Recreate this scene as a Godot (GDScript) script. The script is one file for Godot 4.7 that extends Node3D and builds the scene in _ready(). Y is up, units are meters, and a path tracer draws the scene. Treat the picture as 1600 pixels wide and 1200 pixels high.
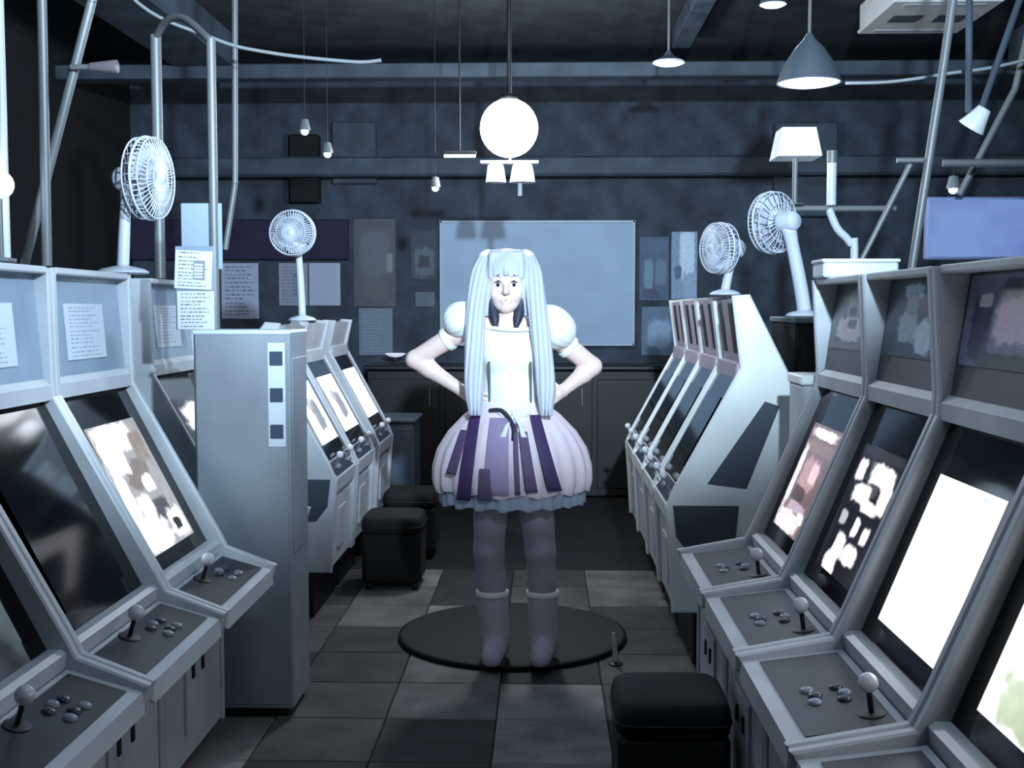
extends Node3D

var taken := {}
var M := {}
var rng := RandomNumberGenerator.new()

# ------------------------------------------------------------------ set-up
func _ready() -> void:
	rng.seed = 71
	var cam := Camera3D.new()
	cam.name = "camera"
	cam.position = Vector3(0, 1.47, 0)
	cam.rotation_degrees = Vector3(-3.656, 1.591, 0)
	cam.fov = 36.87
	add_child(cam)
	cam.current = true
	var we := WorldEnvironment.new()
	we.name = "world_environment"
	var env := Environment.new()
	env.background_mode = Environment.BG_COLOR
	env.background_color = Color(0, 0, 0)
	env.tonemap_mode = Environment.TONE_MAPPER_LINEAR
	env.tonemap_exposure = 1.0
	env.sdfgi_enabled = true
	env.ssao_enabled = true
	env.ssil_enabled = true
	we.environment = env
	add_child(we)
	var cool := Color(0.82, 0.92, 1.0)
	# unseen spotlights: performer beam inferred, the second added to brighten the left machines
	unseen_lamp(Vector3(0.55, 2.55, -0.35), Vector3(0.05, 3.03, -4.7), 40.0, 32.0, 0.55, cool, "black barn-door spotlight hung behind the camera, aimed at the performer")
	unseen_lamp(Vector3(0.95, 2.75, -1.30), Vector3(-1.42, 2.12, -3.6), 15.0, 27.0, 0.7, cool, "added unseen spotlight aimed across the aisle to brighten the left machines")
	# ceiling panels added out of view as general fill light
	fill_panel(Vector3(0.1, 3.28, -2.2), Vector2(1.2, 0.3), 1.1, cool, "added unseen fill light panel over the front of the aisle")
	fill_panel(Vector3(0.9, 3.28, -4.9), Vector2(1.2, 0.3), 0.28, cool, "added unseen fill light panel above the white machines on the right")
	fill_panel(Vector3(-0.3, 3.28, -5.9), Vector2(1.2, 0.3), 0.6, cool, "added unseen fill light panel in front of the globe lamp")
	materials()
	shell()
	back_wall()
	left_machines()
	right_machines()
	white_machines()
	far_machines()
	tall_cabinet()
	performer()
	floor_things()
	fans()
	lamps()
	rigging()

# ------------------------------------------------------------------ naming
func numbered(n: String) -> String:
	var k: int = taken.get(n, 0)
	taken[n] = k + 1
	return n if k == 0 else "%s_%03d" % [n, k]

func tag(o: Node, label := "", category := "", group := "", kind := "") -> void:
	if label: o.set_meta("label", label)
	if category: o.set_meta("category", category)
	if group: o.set_meta("group", group)
	if kind: o.set_meta("kind", kind)

func thing(called: String, label: String, category: String, at := Vector3.ZERO, turn := 0.0, group := "") -> Node3D:
	var o := Node3D.new()
	o.name = numbered(called)
	add_child(o)
	o.position = at
	o.rotation_degrees.y = turn
	tag(o, label, category, group)
	return o

func mesh_node(called: String, m: Mesh, material: Material, parent: Node = null) -> MeshInstance3D:
	var o := MeshInstance3D.new()
	o.name = called if parent else numbered(called)
	o.mesh = m
	if material: o.material_override = material
	o.cast_shadow = GeometryInstance3D.SHADOW_CASTING_SETTING_ON
	(parent if parent else self).add_child(o, true)
	return o

func put(called: String, st: SurfaceTool, material: Material, parent: Node = null) -> MeshInstance3D:
	return mesh_node(called, st.commit(), material, parent)

func struct(called: String, st: SurfaceTool, material: Material) -> MeshInstance3D:
	var o := put(called, st, material)
	tag(o, "", "", "", "structure")
	return o

func copy(src: Node3D, at: Vector3, turn: float, label: String) -> Node3D:
	var c: Node3D = src.duplicate()
	var n := str(src.name)
	if n.right(3).is_valid_int(): n = n.left(n.length() - 4)
	c.name = numbered(n)
	add_child(c)
	c.position = at
	c.rotation_degrees.y = turn
	c.set_meta("label", label)
	return c

# ------------------------------------------------------------------ mesh code
func mb() -> SurfaceTool:
	var st := SurfaceTool.new()
	st.begin(Mesh.PRIMITIVE_TRIANGLES)
	return st

func vert(st: SurfaceTool, p: Vector3, n: Vector3, uv := Vector2.ZERO, c := Color.WHITE) -> void:
	st.set_normal(n)
	st.set_uv(uv)
	st.set_color(c)
	st.add_vertex(p)

func tri(st: SurfaceTool, a: Vector3, b: Vector3, c: Vector3, hint: Vector3) -> void:
	var n := (c - a).cross(b - a)
	if n.length_squared() < 1e-16: return
	n = n.normalized()
	if n.dot(hint) < 0.0:
		vert(st, a, -n); vert(st, c, -n); vert(st, b, -n)
	else:
		vert(st, a, n); vert(st, b, n); vert(st, c, n)

func quad(st: SurfaceTool, a: Vector3, b: Vector3, c: Vector3, d: Vector3, hint: Vector3) -> void:
	var n := (c - a).cross(b - a)
	if n.length_squared() < 1e-16: n = (d - a).cross(c - a)
	n = n.normalized()
	var ps := [a, b, c, d]
	var us := [Vector2(0, 0), Vector2(1, 0), Vector2(1, 1), Vector2(0, 1)]
	var order := [0, 1, 2, 0, 2, 3]
	if n.dot(hint) < 0.0:
		n = -n
		order = [0, 2, 1, 0, 3, 2]
	for i in order: vert(st, ps[i], n, us[i])

# box with chamfered edges; b turns it
func box(st: SurfaceTool, centre: Vector3, size: Vector3, c := 0.006, b := Basis.IDENTITY) -> void:
	var h := size * 0.5
	c = minf(c, minf(h.x, minf(h.y, h.z)) * 0.6)
	var P := {}
	for sx in [-1, 1]:
		for sy in [-1, 1]:
			for sz in [-1, 1]:
				var s := Vector3(sx, sy, sz)
				for ax in 3:
					var p := Vector3(s.x * (h.x - c), s.y * (h.y - c), s.z * (h.z - c))
					p[ax] = s[ax] * h[ax]
					P[[sx, sy, sz, ax]] = centre + b * p
				tri(st, P[[sx, sy, sz, 0]], P[[sx, sy, sz, 1]], P[[sx, sy, sz, 2]], b * s)
	for ax in 3:
		var u := (ax + 1) % 3
		var v := (ax + 2) % 3
		for s in [-1, 1]:
			var k := []
			for q in [[-1, -1], [1, -1], [1, 1], [-1, 1]]:
				var t := [0, 0, 0]
				t[ax] = s; t[u] = q[0]; t[v] = q[1]
				k.append(P[[t[0], t[1], t[2], ax]])
			var n := Vector3.ZERO
			n[ax] = s
			quad(st, k[0], k[1], k[2], k[3], b * n)
		for su in [-1, 1]:
			for sv in [-1, 1]:
				var t0 := [0, 0, 0]
				var t1 := [0, 0, 0]
				t0[ax] = -1; t0[u] = su; t0[v] = sv
				t1[ax] = 1; t1[u] = su; t1[v] = sv
				var n := Vector3.ZERO
				n[u] = su; n[v] = sv
				quad(st, P[[t0[0], t0[1], t0[2], u]], P[[t1[0], t1[1], t1[2], u]], P[[t1[0], t1[1], t1[2], v]], P[[t0[0], t0[1], t0[2], v]], b * n)

# polygon in the plane (z, y), drawn out along x from x0 to x1 with chamfered rims
func prism(st: SurfaceTool, poly: PackedVector2Array, x0: float, x1: float, c := 0.004) -> void:
	if Geometry2D.is_polygon_clockwise(poly): poly.reverse()
	var n := poly.size()
	var inner := PackedVector2Array()
	for i in n:
		var p := poly[i]
		var e0 := (p - poly[(i + n - 1) % n]).normalized()
		var e1 := (poly[(i + 1) % n] - p).normalized()
		var n0 := Vector2(-e0.y, e0.x)
		var n1 := Vector2(-e1.y, e1.x)
		var m := (n0 + n1)
		m = m / maxf(0.5, m.length_squared()) * 2.0
		inner.append(p + m * c)
	var tris := Geometry2D.triangulate_polygon(inner)
	for s in [0, 1]:
		var x: float = x0 if s == 0 else x1
		var hint := Vector3(-1 if s == 0 else 1, 0, 0)
		for i in range(0, tris.size(), 3):
			tri(st, V(x, inner[tris[i]]), V(x, inner[tris[i + 1]]), V(x, inner[tris[i + 2]]), hint)
	for i in n:
		var a := poly[i]
		var b := poly[(i + 1) % n]
		var ia := inner[i]
		var ib := inner[(i + 1) % n]
		var e := (b - a).normalized()
		var out := Vector3(0, -e.x, e.y)
		quad(st, V(x0 + c, a), V(x0 + c, b), V(x1 - c, b), V(x1 - c, a), out)
		quad(st, V(x0, ia), V(x0, ib), V(x0 + c, b), V(x0 + c, a), out + Vector3(-1, 0, 0))
		quad(st, V(x1 - c, a), V(x1 - c, b), V(x1, ib), V(x1, ia), out + Vector3(1, 0, 0))

func V(x: float, p: Vector2) -> Vector3:
	return Vector3(x, p.y, p.x)

# rows of points joined into a smooth sheet
func sheet(st: SurfaceTool, rows: Array, wrap_u := true, wrap_v := false) -> void:
	var R := rows.size()
	var C: int = rows[0].size()
	var nor := []
	for r in R:
		var line := PackedVector3Array()
		for c in C:
			var cu := (c + 1) % C if wrap_u else mini(c + 1, C - 1)
			var cd := (c + C - 1) % C if wrap_u else maxi(c - 1, 0)
			var ru := (r + 1) % R if wrap_v else mini(r + 1, R - 1)
			var rd := (r + R - 1) % R if wrap_v else maxi(r - 1, 0)
			var du: Vector3 = rows[r][cu] - rows[r][cd]
			var dv: Vector3 = rows[ru][c] - rows[rd][c]
			if du.length_squared() < 1e-14:
				var rr := r + 1 if r < R / 2 else r - 1
				du = rows[rr][cu] - rows[rr][cd]
			line.append(dv.cross(du).normalized())
		nor.append(line)
	for r in (R if wrap_v else R - 1):
		var r1 := (r + 1) % R
		for c in (C if wrap_u else C - 1):
			var c1 := (c + 1) % C
			var u0 := float(c) / C
			var u1 := float(c + 1) / C
			var v0 := float(r) / R
			var v1 := float(r + 1) / R
			vert(st, rows[r][c], nor[r][c], Vector2(u0, v0))
			vert(st, rows[r][c1], nor[r][c1], Vector2(u1, v0))
			vert(st, rows[r1][c1], nor[r1][c1], Vector2(u1, v1))
			vert(st, rows[r][c], nor[r][c], Vector2(u0, v0))
			vert(st, rows[r1][c1], nor[r1][c1], Vector2(u1, v1))
			vert(st, rows[r1][c], nor[r1][c], Vector2(u0, v1))

# profile of (radius, height) turned about an axis
func lathe(st: SurfaceTool, prof: Array, t := Transform3D.IDENTITY, seg := 28) -> void:
	var rows := []
	for q in prof:
		var line := PackedVector3Array()
		for i in seg:
			var a := TAU * i / seg
			line.append(t * Vector3(cos(a) * q[0], q[1], sin(a) * q[0]))
		rows.append(line)
	sheet(st, rows)

func frame_of(d: Vector3) -> Basis:
	d = d.normalized()
	var u := Vector3.UP if absf(d.y) < 0.9 else Vector3.RIGHT
	var x := u.cross(d).normalized()
	return Basis(x, d, x.cross(d))

func tube(st: SurfaceTool, path: Array, radii: Array, seg := 12, flat := 1.0) -> void:
	var n := path.size()
	var rows := []
	var cap0 := PackedVector3Array()
	var cap1 := PackedVector3Array()
	for i in seg:
		cap0.append(path[0])
		cap1.append(path[n - 1])
	rows.append(cap0)
	var last := Basis.IDENTITY
	for k in n:
		var d: Vector3 = path[mini(k + 1, n - 1)] - path[maxi(k - 1, 0)]
		var b := frame_of(d)
		if k > 0:
			var dn := d.normalized()
			var x := (last.x - dn * last.x.dot(dn)).normalized()
			b = Basis(x, dn, x.cross(dn))
		last = b
		var r: float = radii[k] if radii.size() > 1 else radii[0]
		var line := PackedVector3Array()
		for i in seg:
			var a := TAU * i / seg
			line.append(path[k] + b.x * cos(a) * r + b.z * sin(a) * r * flat)
		rows.append(line)
	rows.append(cap1)
	sheet(st, rows)

func spline(pts: Array, steps := 8) -> Array:
	var out := []
	var n := pts.size()
	for i in n - 1:
		for k in steps:
			var p0: Vector3 = pts[maxi(i - 1, 0)]
			var p1: Vector3 = pts[i]
			out.append(p1.cubic_interpolate(pts[i + 1], p0, pts[mini(i + 2, n - 1)], float(k) / steps))
	out.append(pts[n - 1])
	return out

func ball(st: SurfaceTool, c: Vector3, r: Vector3, seg := 20, b := Basis.IDENTITY) -> void:
	var prof := []
	var rings := seg / 2
	for i in rings + 1:
		var a := PI * i / rings
		prof.append([sin(a), -cos(a)])
	lathe(st, prof, Transform3D(b * Basis.from_scale(r), c), seg)

func rod(st: SurfaceTool, a: Vector3, b: Vector3, r: float, seg := 12) -> void:
	tube(st, [a, a.lerp(b, 0.001), a.lerp(b, 0.999), b], [r * 0.85, r, r, r * 0.85], seg)

# ------------------------------------------------------------------ materials and prints
func mat(c: Color, rough := 0.5, metal := 0.0, grain := 0.0) -> StandardMaterial3D:
	var m := StandardMaterial3D.new()
	m.albedo_color = c
	m.roughness = rough
	m.metallic = metal
	if grain > 0.0:
		var t := NoiseTexture2D.new()
		var nz := FastNoiseLite.new()
		nz.seed = int(c.to_rgba32() % 977)
		nz.frequency = 0.012
		nz.fractal_octaves = 5
		t.noise = nz
		t.width = 256
		t.height = 256
		t.seamless = true
		var g := Gradient.new()
		g.set_color(0, Color(1.0 - grain, 1.0 - grain, 1.0 - grain))
		g.set_color(1, Color.WHITE)
		t.color_ramp = g
		m.albedo_texture = t
		m.uv1_triplanar = true
		m.uv1_world_triplanar = true
		m.uv1_scale = Vector3(0.9, 0.9, 0.9)
	return m

func glow(c: Color, e: float) -> StandardMaterial3D:
	var m := mat(Color(0.9, 0.9, 0.9), 0.4)
	m.emission_enabled = true
	m.emission = c
	m.emission_energy_multiplier = e
	return m

func printed(im: Image, rough := 0.6) -> StandardMaterial3D:
	var m := mat(Color.WHITE, rough)
	m.albedo_texture = ImageTexture.create_from_image(im)
	return m

func lit_screen(im: Image, e: float) -> StandardMaterial3D:
	var m := mat(Color(0.03, 0.03, 0.04), 0.15)
	m.emission_enabled = true
	m.emission_texture = ImageTexture.create_from_image(im)
	m.emission = Color.WHITE
	m.emission_operator = BaseMaterial3D.EMISSION_OP_MULTIPLY
	m.emission_energy_multiplier = e
	return m

# lines of print too small to read on pale paper
func text_sheet(sd: int, w: int, h: int, paper: Color, ink: Color, block: bool) -> Image:
	var im := Image.create(w, h, false, Image.FORMAT_RGB8)
	im.fill(paper)
	var r := RandomNumberGenerator.new()
	r.seed = sd
	var y := int(h * 0.07)
	while y < h * 0.93:
		var x := int(w * 0.1)
		var stop := int(w * r.randf_range(0.6, 0.92))
		while x < stop:
			var l := r.randi_range(3, 14)
			im.fill_rect(Rect2i(x, y, mini(l, stop - x), 3), paper.lerp(ink, r.randf_range(0.4, 0.8)))
			x += l + 3
		y += r.randi_range(8, 11)
	if block:
		im.fill_rect(Rect2i(int(w * 0.5), int(h * 0.25), int(w * 0.32), int(h * 0.5)), paper.lerp(ink, 0.55))
		for k in 5:
			im.fill_rect(Rect2i(int(w * 0.53), int(h * (0.3 + 0.08 * k)), int(w * 0.24), 5), paper)
	return im

# soft coloured patches, as a game picture or a faded poster
func patches(sd: int, w: int, h: int, ramp: Array, freq: float, hard := 1.0) -> Image:
	var nz := FastNoiseLite.new()
	nz.seed = sd
	nz.frequency = freq
	nz.fractal_octaves = 3
	var g := Gradient.new()
	var offs := PackedFloat32Array()
	var cols := PackedColorArray()
	for k in ramp.size():
		offs.append(float(k) / (ramp.size() - 1))
		cols.append(ramp[k])
	g.offsets = offs
	g.colors = cols
	var im := Image.create(w, h, false, Image.FORMAT_RGB8)
	for y in h:
		for x in w:
			im.set_pixel(x, y, g.sample(clampf(nz.get_noise_2d(x, y) * hard + 0.5, 0, 1)))
	return im

# a picture made of soft-edged rounded patches: [x, y, half width, half height, colour] in fractions
func blobs(w: int, h: int, bg: Color, list: Array, sd := 1) -> Image:
	var im := Image.create(w, h, false, Image.FORMAT_RGB8)
	var nz := FastNoiseLite.new()
	nz.seed = sd
	nz.frequency = 0.06
	for y in h:
		for x in w:
			var c := bg
			var wob := nz.get_noise_2d(x, y)
			for b in list:
				var dx: float = absf(float(x) / w - b[0]) / b[2]
				var dy: float = absf(float(y) / h - b[1]) / b[3]
				var d := pow(pow(dx, 4.0) + pow(dy, 4.0), 0.25) + wob * 0.3
				c = c.lerp(b[4], 1.0 - smoothstep(0.8, 1.15, d))
			im.set_pixel(x, y, c * (1.0 + 0.08 * wob))
	return im

func grey(v: float) -> Color:
	return Color(v, v, v * 1.03)

func materials() -> void:
	M.cab = mat(Color(0.80, 0.83, 0.86), 0.42, 0.0, 0.12)
	M.cab_grey = mat(Color(0.76, 0.78, 0.81), 0.45, 0.0, 0.15)
	M.white = mat(Color(0.90, 0.92, 0.92), 0.4, 0.0, 0.08)
	M.mauve = mat(Color(0.66, 0.62, 0.68), 0.5, 0.0, 0.1)
	M.glass = mat(Color(0.015, 0.016, 0.022), 0.08)
	M.bezel = mat(Color(0.03, 0.03, 0.04), 0.3)
	M.header = mat(Color(0.58, 0.66, 0.74), 0.2, 0.0, 0.1)
	M.board = mat(Color(0.30, 0.30, 0.33), 0.4, 0.0, 0.15)
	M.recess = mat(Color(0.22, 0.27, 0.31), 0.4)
	M.dark = mat(Color(0.06, 0.065, 0.075), 0.5, 0.0, 0.3)
	M.black = mat(Color(0.02, 0.02, 0.022), 0.6, 0.0, 0.2)
	M.overlay = mat(Color(0.14, 0.18, 0.24), 0.4, 0.0, 0.5)
	M.button = mat(Color(0.48, 0.52, 0.58), 0.3)
	M.button_dark = mat(Color(0.15, 0.18, 0.25), 0.3)
	M.ball = mat(Color(0.82, 0.82, 0.85), 0.2)
	M.steel = mat(Color(0.62, 0.65, 0.68), 0.35, 0.7)
	M.pipe = mat(Color(0.42, 0.44, 0.45), 0.45, 0.2)
	M.box = mat(Color(0.57, 0.61, 0.65), 0.5, 0.0, 0.12)
	M.strip = mat(Color(0.80, 0.86, 0.90), 0.5)
	M.fan = mat(Color(0.76, 0.79, 0.84), 0.4)
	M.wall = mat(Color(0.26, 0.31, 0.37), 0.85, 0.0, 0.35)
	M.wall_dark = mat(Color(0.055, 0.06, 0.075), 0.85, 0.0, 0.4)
	M.ceiling = mat(Color(0.20, 0.24, 0.27), 0.85, 0.0, 0.4)
	M.beam = mat(Color(0.27, 0.33, 0.39), 0.7, 0.0, 0.3)
	M.purple = mat(Color(0.16, 0.13, 0.25), 0.8, 0.0, 0.2)
	M.screen_cloth = mat(Color(0.64, 0.74, 0.84), 0.8, 0.0, 0.06)
	M.paper = mat(Color(0.88, 0.9, 0.92), 0.7)
	M.cable = mat(Color(0.55, 0.58, 0.60), 0.5)
	M.skirting = mat(Color(0.08, 0.09, 0.10), 0.7)

# ------------------------------------------------------------------ lights with their fittings
func unseen_lamp(at: Vector3, aim: Vector3, energy: float, angle: float, soft: float, c: Color, label: String) -> void:
	var dir := (aim - at).normalized()
	var t := thing("unseen_spotlight", label, "spotlight", at)
	var b := frame_of(dir)
	var st := mb()
	lathe(st, [[0.0, -0.26], [0.07, -0.26], [0.085, -0.2], [0.085, 0.0], [0.075, 0.0], [0.075, -0.05], [0.0, -0.05]], Transform3D(b, Vector3.ZERO))
	put("housing", st, mat(Color(0.03, 0.03, 0.03), 0.6), t)
	st = mb()
	lathe(st, [[0.0, -0.02], [0.06, -0.022], [0.072, -0.03], [0.0, -0.04]], Transform3D(b, Vector3.ZERO))
	put("lens", st, glow(c, 1.0), t)
	st = mb()
	tube(st, [b.x * 0.1 + b.y * -0.12, b.x * 0.1 + b.y * -0.12 + Vector3(0, 0.18, 0), Vector3(0, 0.2, 0) + b.y * -0.12, b.x * -0.1 + b.y * -0.12 + Vector3(0, 0.18, 0), b.x * -0.1 + b.y * -0.12], [0.01])
	rod(st, b.y * -0.12 + Vector3(0, 0.2, 0), b.y * -0.12 + Vector3(0, 3.35 - at.y - b.y.y * -0.12, 0), 0.014)
	put("yoke", st, mat(Color(0.05, 0.05, 0.05), 0.5), t)
	var l := SpotLight3D.new()
	l.name = "unseen_light"
	l.light_color = c
	l.light_energy = energy
	l.spot_angle = angle
	l.spot_angle_attenuation = soft
	l.spot_range = 14.0
	l.spot_attenuation = 2.0
	l.light_size = 0.06
	l.shadow_enabled = true
	add_child(l, true)
	l.look_at_from_position(at + dir * 0.02, aim)

func fill_panel(at: Vector3, size: Vector2, energy: float, c: Color, label: String) -> void:
	var t := thing("fill_light_panel", label, "light", at)
	var st := mb()
	box(st, Vector3(0, 0.04, 0), Vector3(size.x + 0.06, 0.06, size.y + 0.06), 0.01)
	put("housing", st, mat(Color(0.2, 0.2, 0.2), 0.6), t)
	st = mb()
	box(st, Vector3(0, 0.005, 0), Vector3(size.x, 0.02, size.y), 0.004)
	put("diffuser", st, glow(c, 1.0), t)
	area(at + Vector3(0, -0.02, 0), Vector3.DOWN, size, energy, c)

func area(at: Vector3, dir: Vector3, size: Vector2, energy: float, c: Color) -> void:
	var l := AreaLight3D.new()
	l.name = "panel_light"
	l.area_size = size
	l.light_color = c
	l.light_energy = energy
	l.area_range = 14.0
	l.shadow_enabled = true
	add_child(l, true)
	var up := Vector3.UP if absf(dir.y) < 0.9 else Vector3.FORWARD
	l.look_at_from_position(at, at + dir, up)

func omni(at: Vector3, energy: float, size: float, c: Color) -> void:
	var l := OmniLight3D.new()
	l.name = "bulb_light"
	l.light_color = c
	l.light_energy = energy
	l.light_size = size
	l.omni_range = 14.0
	l.omni_attenuation = 2.0
	l.shadow_enabled = true
	add_child(l, true)
	l.position = at

# ------------------------------------------------------------------ the room
const XL := -3.4
const XR := 3.9
const ZB := -9.5
const ZF := 1.6
const CH := 3.38

func shell() -> void:
	var w := XR - XL
	var d := ZF - ZB
	var cx := (XL + XR) / 2
	var cz := (ZF + ZB) / 2
	var st := mb()
	box(st, Vector3(cx, -0.11, cz), Vector3(w + 0.4, 0.2, d + 0.4), 0.01)
	var fl := struct("floor", st, mat(Color(0.13, 0.13, 0.13), 0.8, 0.0, 0.3))
	# carpet tiles of the aisle, each its own piece
	var tones := []
	for g in [0.60, 0.50, 0.28, 0.38, 0.22]:
		tones.append(mat(Color(g, g * 0.99, g * 0.97), 0.75, 0.0, 0.35))
	st = mb()
	box(st, Vector3(0, -0.006, 0), Vector3(0.396, 0.012, 0.396), 0.004)
	var tile := st.commit()
	var nx := 0
	for i in range(-4, 3):
		for j in range(-16, -3):
			var k := (i + 8 + (j + 40) * 3) % 5
			if (i + j + 60) % 2 == 0: k = (k + 2) % 5
			var o := mesh_node("floor_tile", tile, tones[k], fl)
			o.position = Vector3(0.03 + 0.4 * i, 0.0, 0.14 + 0.4 * j)
			nx += 1
	st = mb()
	box(st, Vector3(cx, CH + 0.1, cz), Vector3(w + 0.4, 0.2, d + 0.4), 0.01)
	struct("ceiling", st, M.ceiling)
	st = mb()
	box(st, Vector3(cx, CH / 2, ZB - 0.1), Vector3(w + 0.4, CH + 0.1, 0.2), 0.01)
	struct("wall_back", st, M.wall)
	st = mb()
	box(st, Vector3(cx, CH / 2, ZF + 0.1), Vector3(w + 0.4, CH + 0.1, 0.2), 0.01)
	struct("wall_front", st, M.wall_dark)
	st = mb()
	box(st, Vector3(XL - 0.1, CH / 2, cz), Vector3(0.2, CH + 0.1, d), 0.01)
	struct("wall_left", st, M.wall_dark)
	st = mb()
	box(st, Vector3(XR + 0.1, CH / 2, cz), Vector3(0.2, CH + 0.1, d), 0.01)
	struct("wall_right", st, M.wall)
	# beam across the room and two beams running along it
	st = mb()
	box(st, Vector3(cx, 3.12, -8.1), Vector3(w, 0.10, 0.16), 0.008)
	struct("trim_1", st, M.beam)
	st = mb()
	box(st, Vector3(0.93, 3.31, -4.2), Vector3(0.13, 0.12, 7.6), 0.008)
	struct("trim_2", st, M.beam)
	st = mb()
	box(st, Vector3(-2.35, 3.26, -4.2), Vector3(0.45, 0.22, 7.6), 0.02)
	struct("trim_3", st, M.beam)
	st = mb()
	box(st, Vector3(3.3, 3.22, -4.2), Vector3(0.35, 0.26, 7.6), 0.02)
	struct("trim_4", st, M.beam)
	for s in [[XL + 0.012, "baseboard_left"], [XR - 0.012, "baseboard_right"]]:
		st = mb()
		box(st, Vector3(s[0], 0.05, cz), Vector3(0.02, 0.1, d), 0.004)
		struct(s[1], st, M.skirting)
	st = mb()
	box(st, Vector3(cx, 0.05, ZB + 0.012), Vector3(w, 0.1, 0.02), 0.004)
	struct("baseboard_back", st, M.skirting)

func wall_sheet(called: String, x0: float, x1: float, y0: float, y1: float, m: Material, label: String, category: String, group := "", z := ZB, thick := 0.008) -> void:
	var st := mb()
	box(st, Vector3((x0 + x1) / 2, (y0 + y1) / 2, z + thick / 2 + 0.001), Vector3(x1 - x0, y1 - y0, thick), 0.002)
	var o := put(called, st, m)
	tag(o, label, category, group)

func back_wall() -> void:
	var t := thing("projection_screen", "large blank pale blue projection screen hanging on the back wall behind the performer", "screen", Vector3(-0.057, 1.69, ZB + 0.05))
	var st := mb()
	box(st, Vector3.ZERO, Vector3(1.57, 0.98, 0.012), 0.003)
	put("canvas", st, M.screen_cloth, t)
	st = mb()
	for s in [-1, 1]:
		box(st, Vector3(0.787 * s, 0, 0.002), Vector3(0.022, 1.02, 0.024), 0.004)
		box(st, Vector3(0, 0.5 * s, 0.002), Vector3(1.6, 0.022, 0.024), 0.004)
	put("frame", st, mat(Color(0.66, 0.73, 0.8), 0.5), t)
	for s in [-1, 1]:
		st = mb()
		box(st, Vector3(0.6 * s, 0.3, -0.026), Vector3(0.05, 0.05, 0.05), 0.004)
		put("bracket", st, M.dark, t)
	# sheets and posters
	var pale := Color(0.66, 0.7, 0.78)
	wall_sheet("wall_sheet", -2.67, -2.36, 1.40, 1.86, printed(text_sheet(3, 96, 128, pale, Color(0.3, 0.33, 0.42), false)), "pale printed sheet on the back wall just right of the two white papers", "sheet")
	wall_sheet("wall_sheet", -2.19, -1.95, 1.51, 1.86, printed(text_sheet(4, 96, 128, pale * 0.85, Color(0.3, 0.33, 0.42), true)), "greyish printed sheet on the back wall left of the small fan's stem", "sheet")
	wall_sheet("wall_sheet", -1.94, -1.68, 1.51, 1.86, printed(text_sheet(5, 96, 128, pale, Color(0.6, 0.64, 0.72), false)), "pale blank sheet on the back wall right of the small fan's stem", "sheet")
	wall_sheet("poster", -1.57, -1.22, 1.50, 2.22, printed(blobs(64, 128, Color(0.28, 0.31, 0.34), [[0.5, 0.2, 0.3, 0.12, Color(0.33, 0.34, 0.36)], [0.5, 0.6, 0.36, 0.28, Color(0.34, 0.375, 0.41)], [0.85, 0.5, 0.08, 0.1, Color(0.46, 0.5, 0.52)]], 21)), "tall faded grey poster on the back wall above a striped notice", "poster")
	wall_sheet("wall_notice", -1.53, -1.25, 1.10, 1.49, printed(text_sheet(6, 96, 144, Color(0.42, 0.48, 0.55), Color(0.56, 0.6, 0.66), false)), "grey blue striped notice under the tall faded poster", "notice")
	wall_sheet("poster", -1.10, -0.88, 1.72, 2.13, printed(blobs(64, 96, Color(0.16, 0.21, 0.27), [[0.5, 0.35, 0.4, 0.3, Color(0.3, 0.36, 0.41)], [0.5, 0.36, 0.22, 0.12, Color(0.14, 0.18, 0.23)]], 22)), "dark mottled poster on the back wall just left of the projection screen", "poster")
	wall_sheet("wall_notice", -1.06, -0.90, 1.50, 1.62, printed(text_sheet(7, 96, 72, Color(0.33, 0.39, 0.44), Color(0.2, 0.25, 0.3), false)), "small grey notice left of the screen below the dark mottled poster", "notice")
	wall_sheet("poster", 0.78, 1.02, 1.55, 2.07, printed(blobs(64, 128, Color(0.26, 0.35, 0.46), [[0.3, 0.4, 0.16, 0.24, Color(0.42, 0.53, 0.62)], [0.72, 0.45, 0.2, 0.2, Color(0.37, 0.47, 0.56)], [0.4, 0.1, 0.3, 0.08, Color(0.24, 0.28, 0.4)], [0.6, 0.85, 0.3, 0.1, Color(0.3, 0.38, 0.5)]], 23)), "blue mottled poster on the back wall just right of the projection screen", "poster")
	wall_sheet("poster", 0.80, 1.12, 1.10, 1.50, printed(blobs(64, 64, Color(0.34, 0.44, 0.54), [[0.45, 0.45, 0.3, 0.3, Color(0.52, 0.62, 0.73)]], 24)), "low blue grey poster right of the screen above the dark counter", "poster")
	wall_sheet("poster", 1.04, 1.25, 1.56, 2.11, printed(blobs(64, 128, Color(0.5, 0.6, 0.72), [[0.6, 0.65, 0.3, 0.4, Color(0.78, 0.86, 0.95)], [0.75, 0.2, 0.3, 0.2, Color(0.58, 0.67, 0.78)], [0.25, 0.4, 0.14, 0.1, Color(0.3, 0.4, 0.52)]], 25)), "pale bright poster on the back wall above the far end of the right row", "poster")
	var pm := mb()
	box(pm, Vector3(-2.55, 2.05, ZB + 0.03), Vector3(1.9, 0.33, 0.04), 0.01)
	tag(put("pelmet", pm, M.purple), "dark purple band along the back wall behind the two left fans", "pelmet")
	# columns, ducts and panels of the wall
	for q in [[-1.95, 0.24, 2.62, 0.55, 0.12, M.wall_dark, "trim_5"], [-1.55, 0.36, 2.75, 0.5, 0.06, M.beam, "trim_6"], [2.1, 0.5, 2.6, 0.75, 0.10, M.beam, "trim_7"]]:
		var a := mb()
		box(a, Vector3(q[0], q[2], ZB + q[4] / 2), Vector3(q[1], q[3], q[4]), 0.01)
		struct(q[6], a, q[5])
	var c := mb()
	box(c, Vector3(0.3, 2.62, ZB + 0.12), Vector3(7.0, 0.16, 0.24), 0.02)
	struct("trim_8", c, M.beam)
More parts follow.
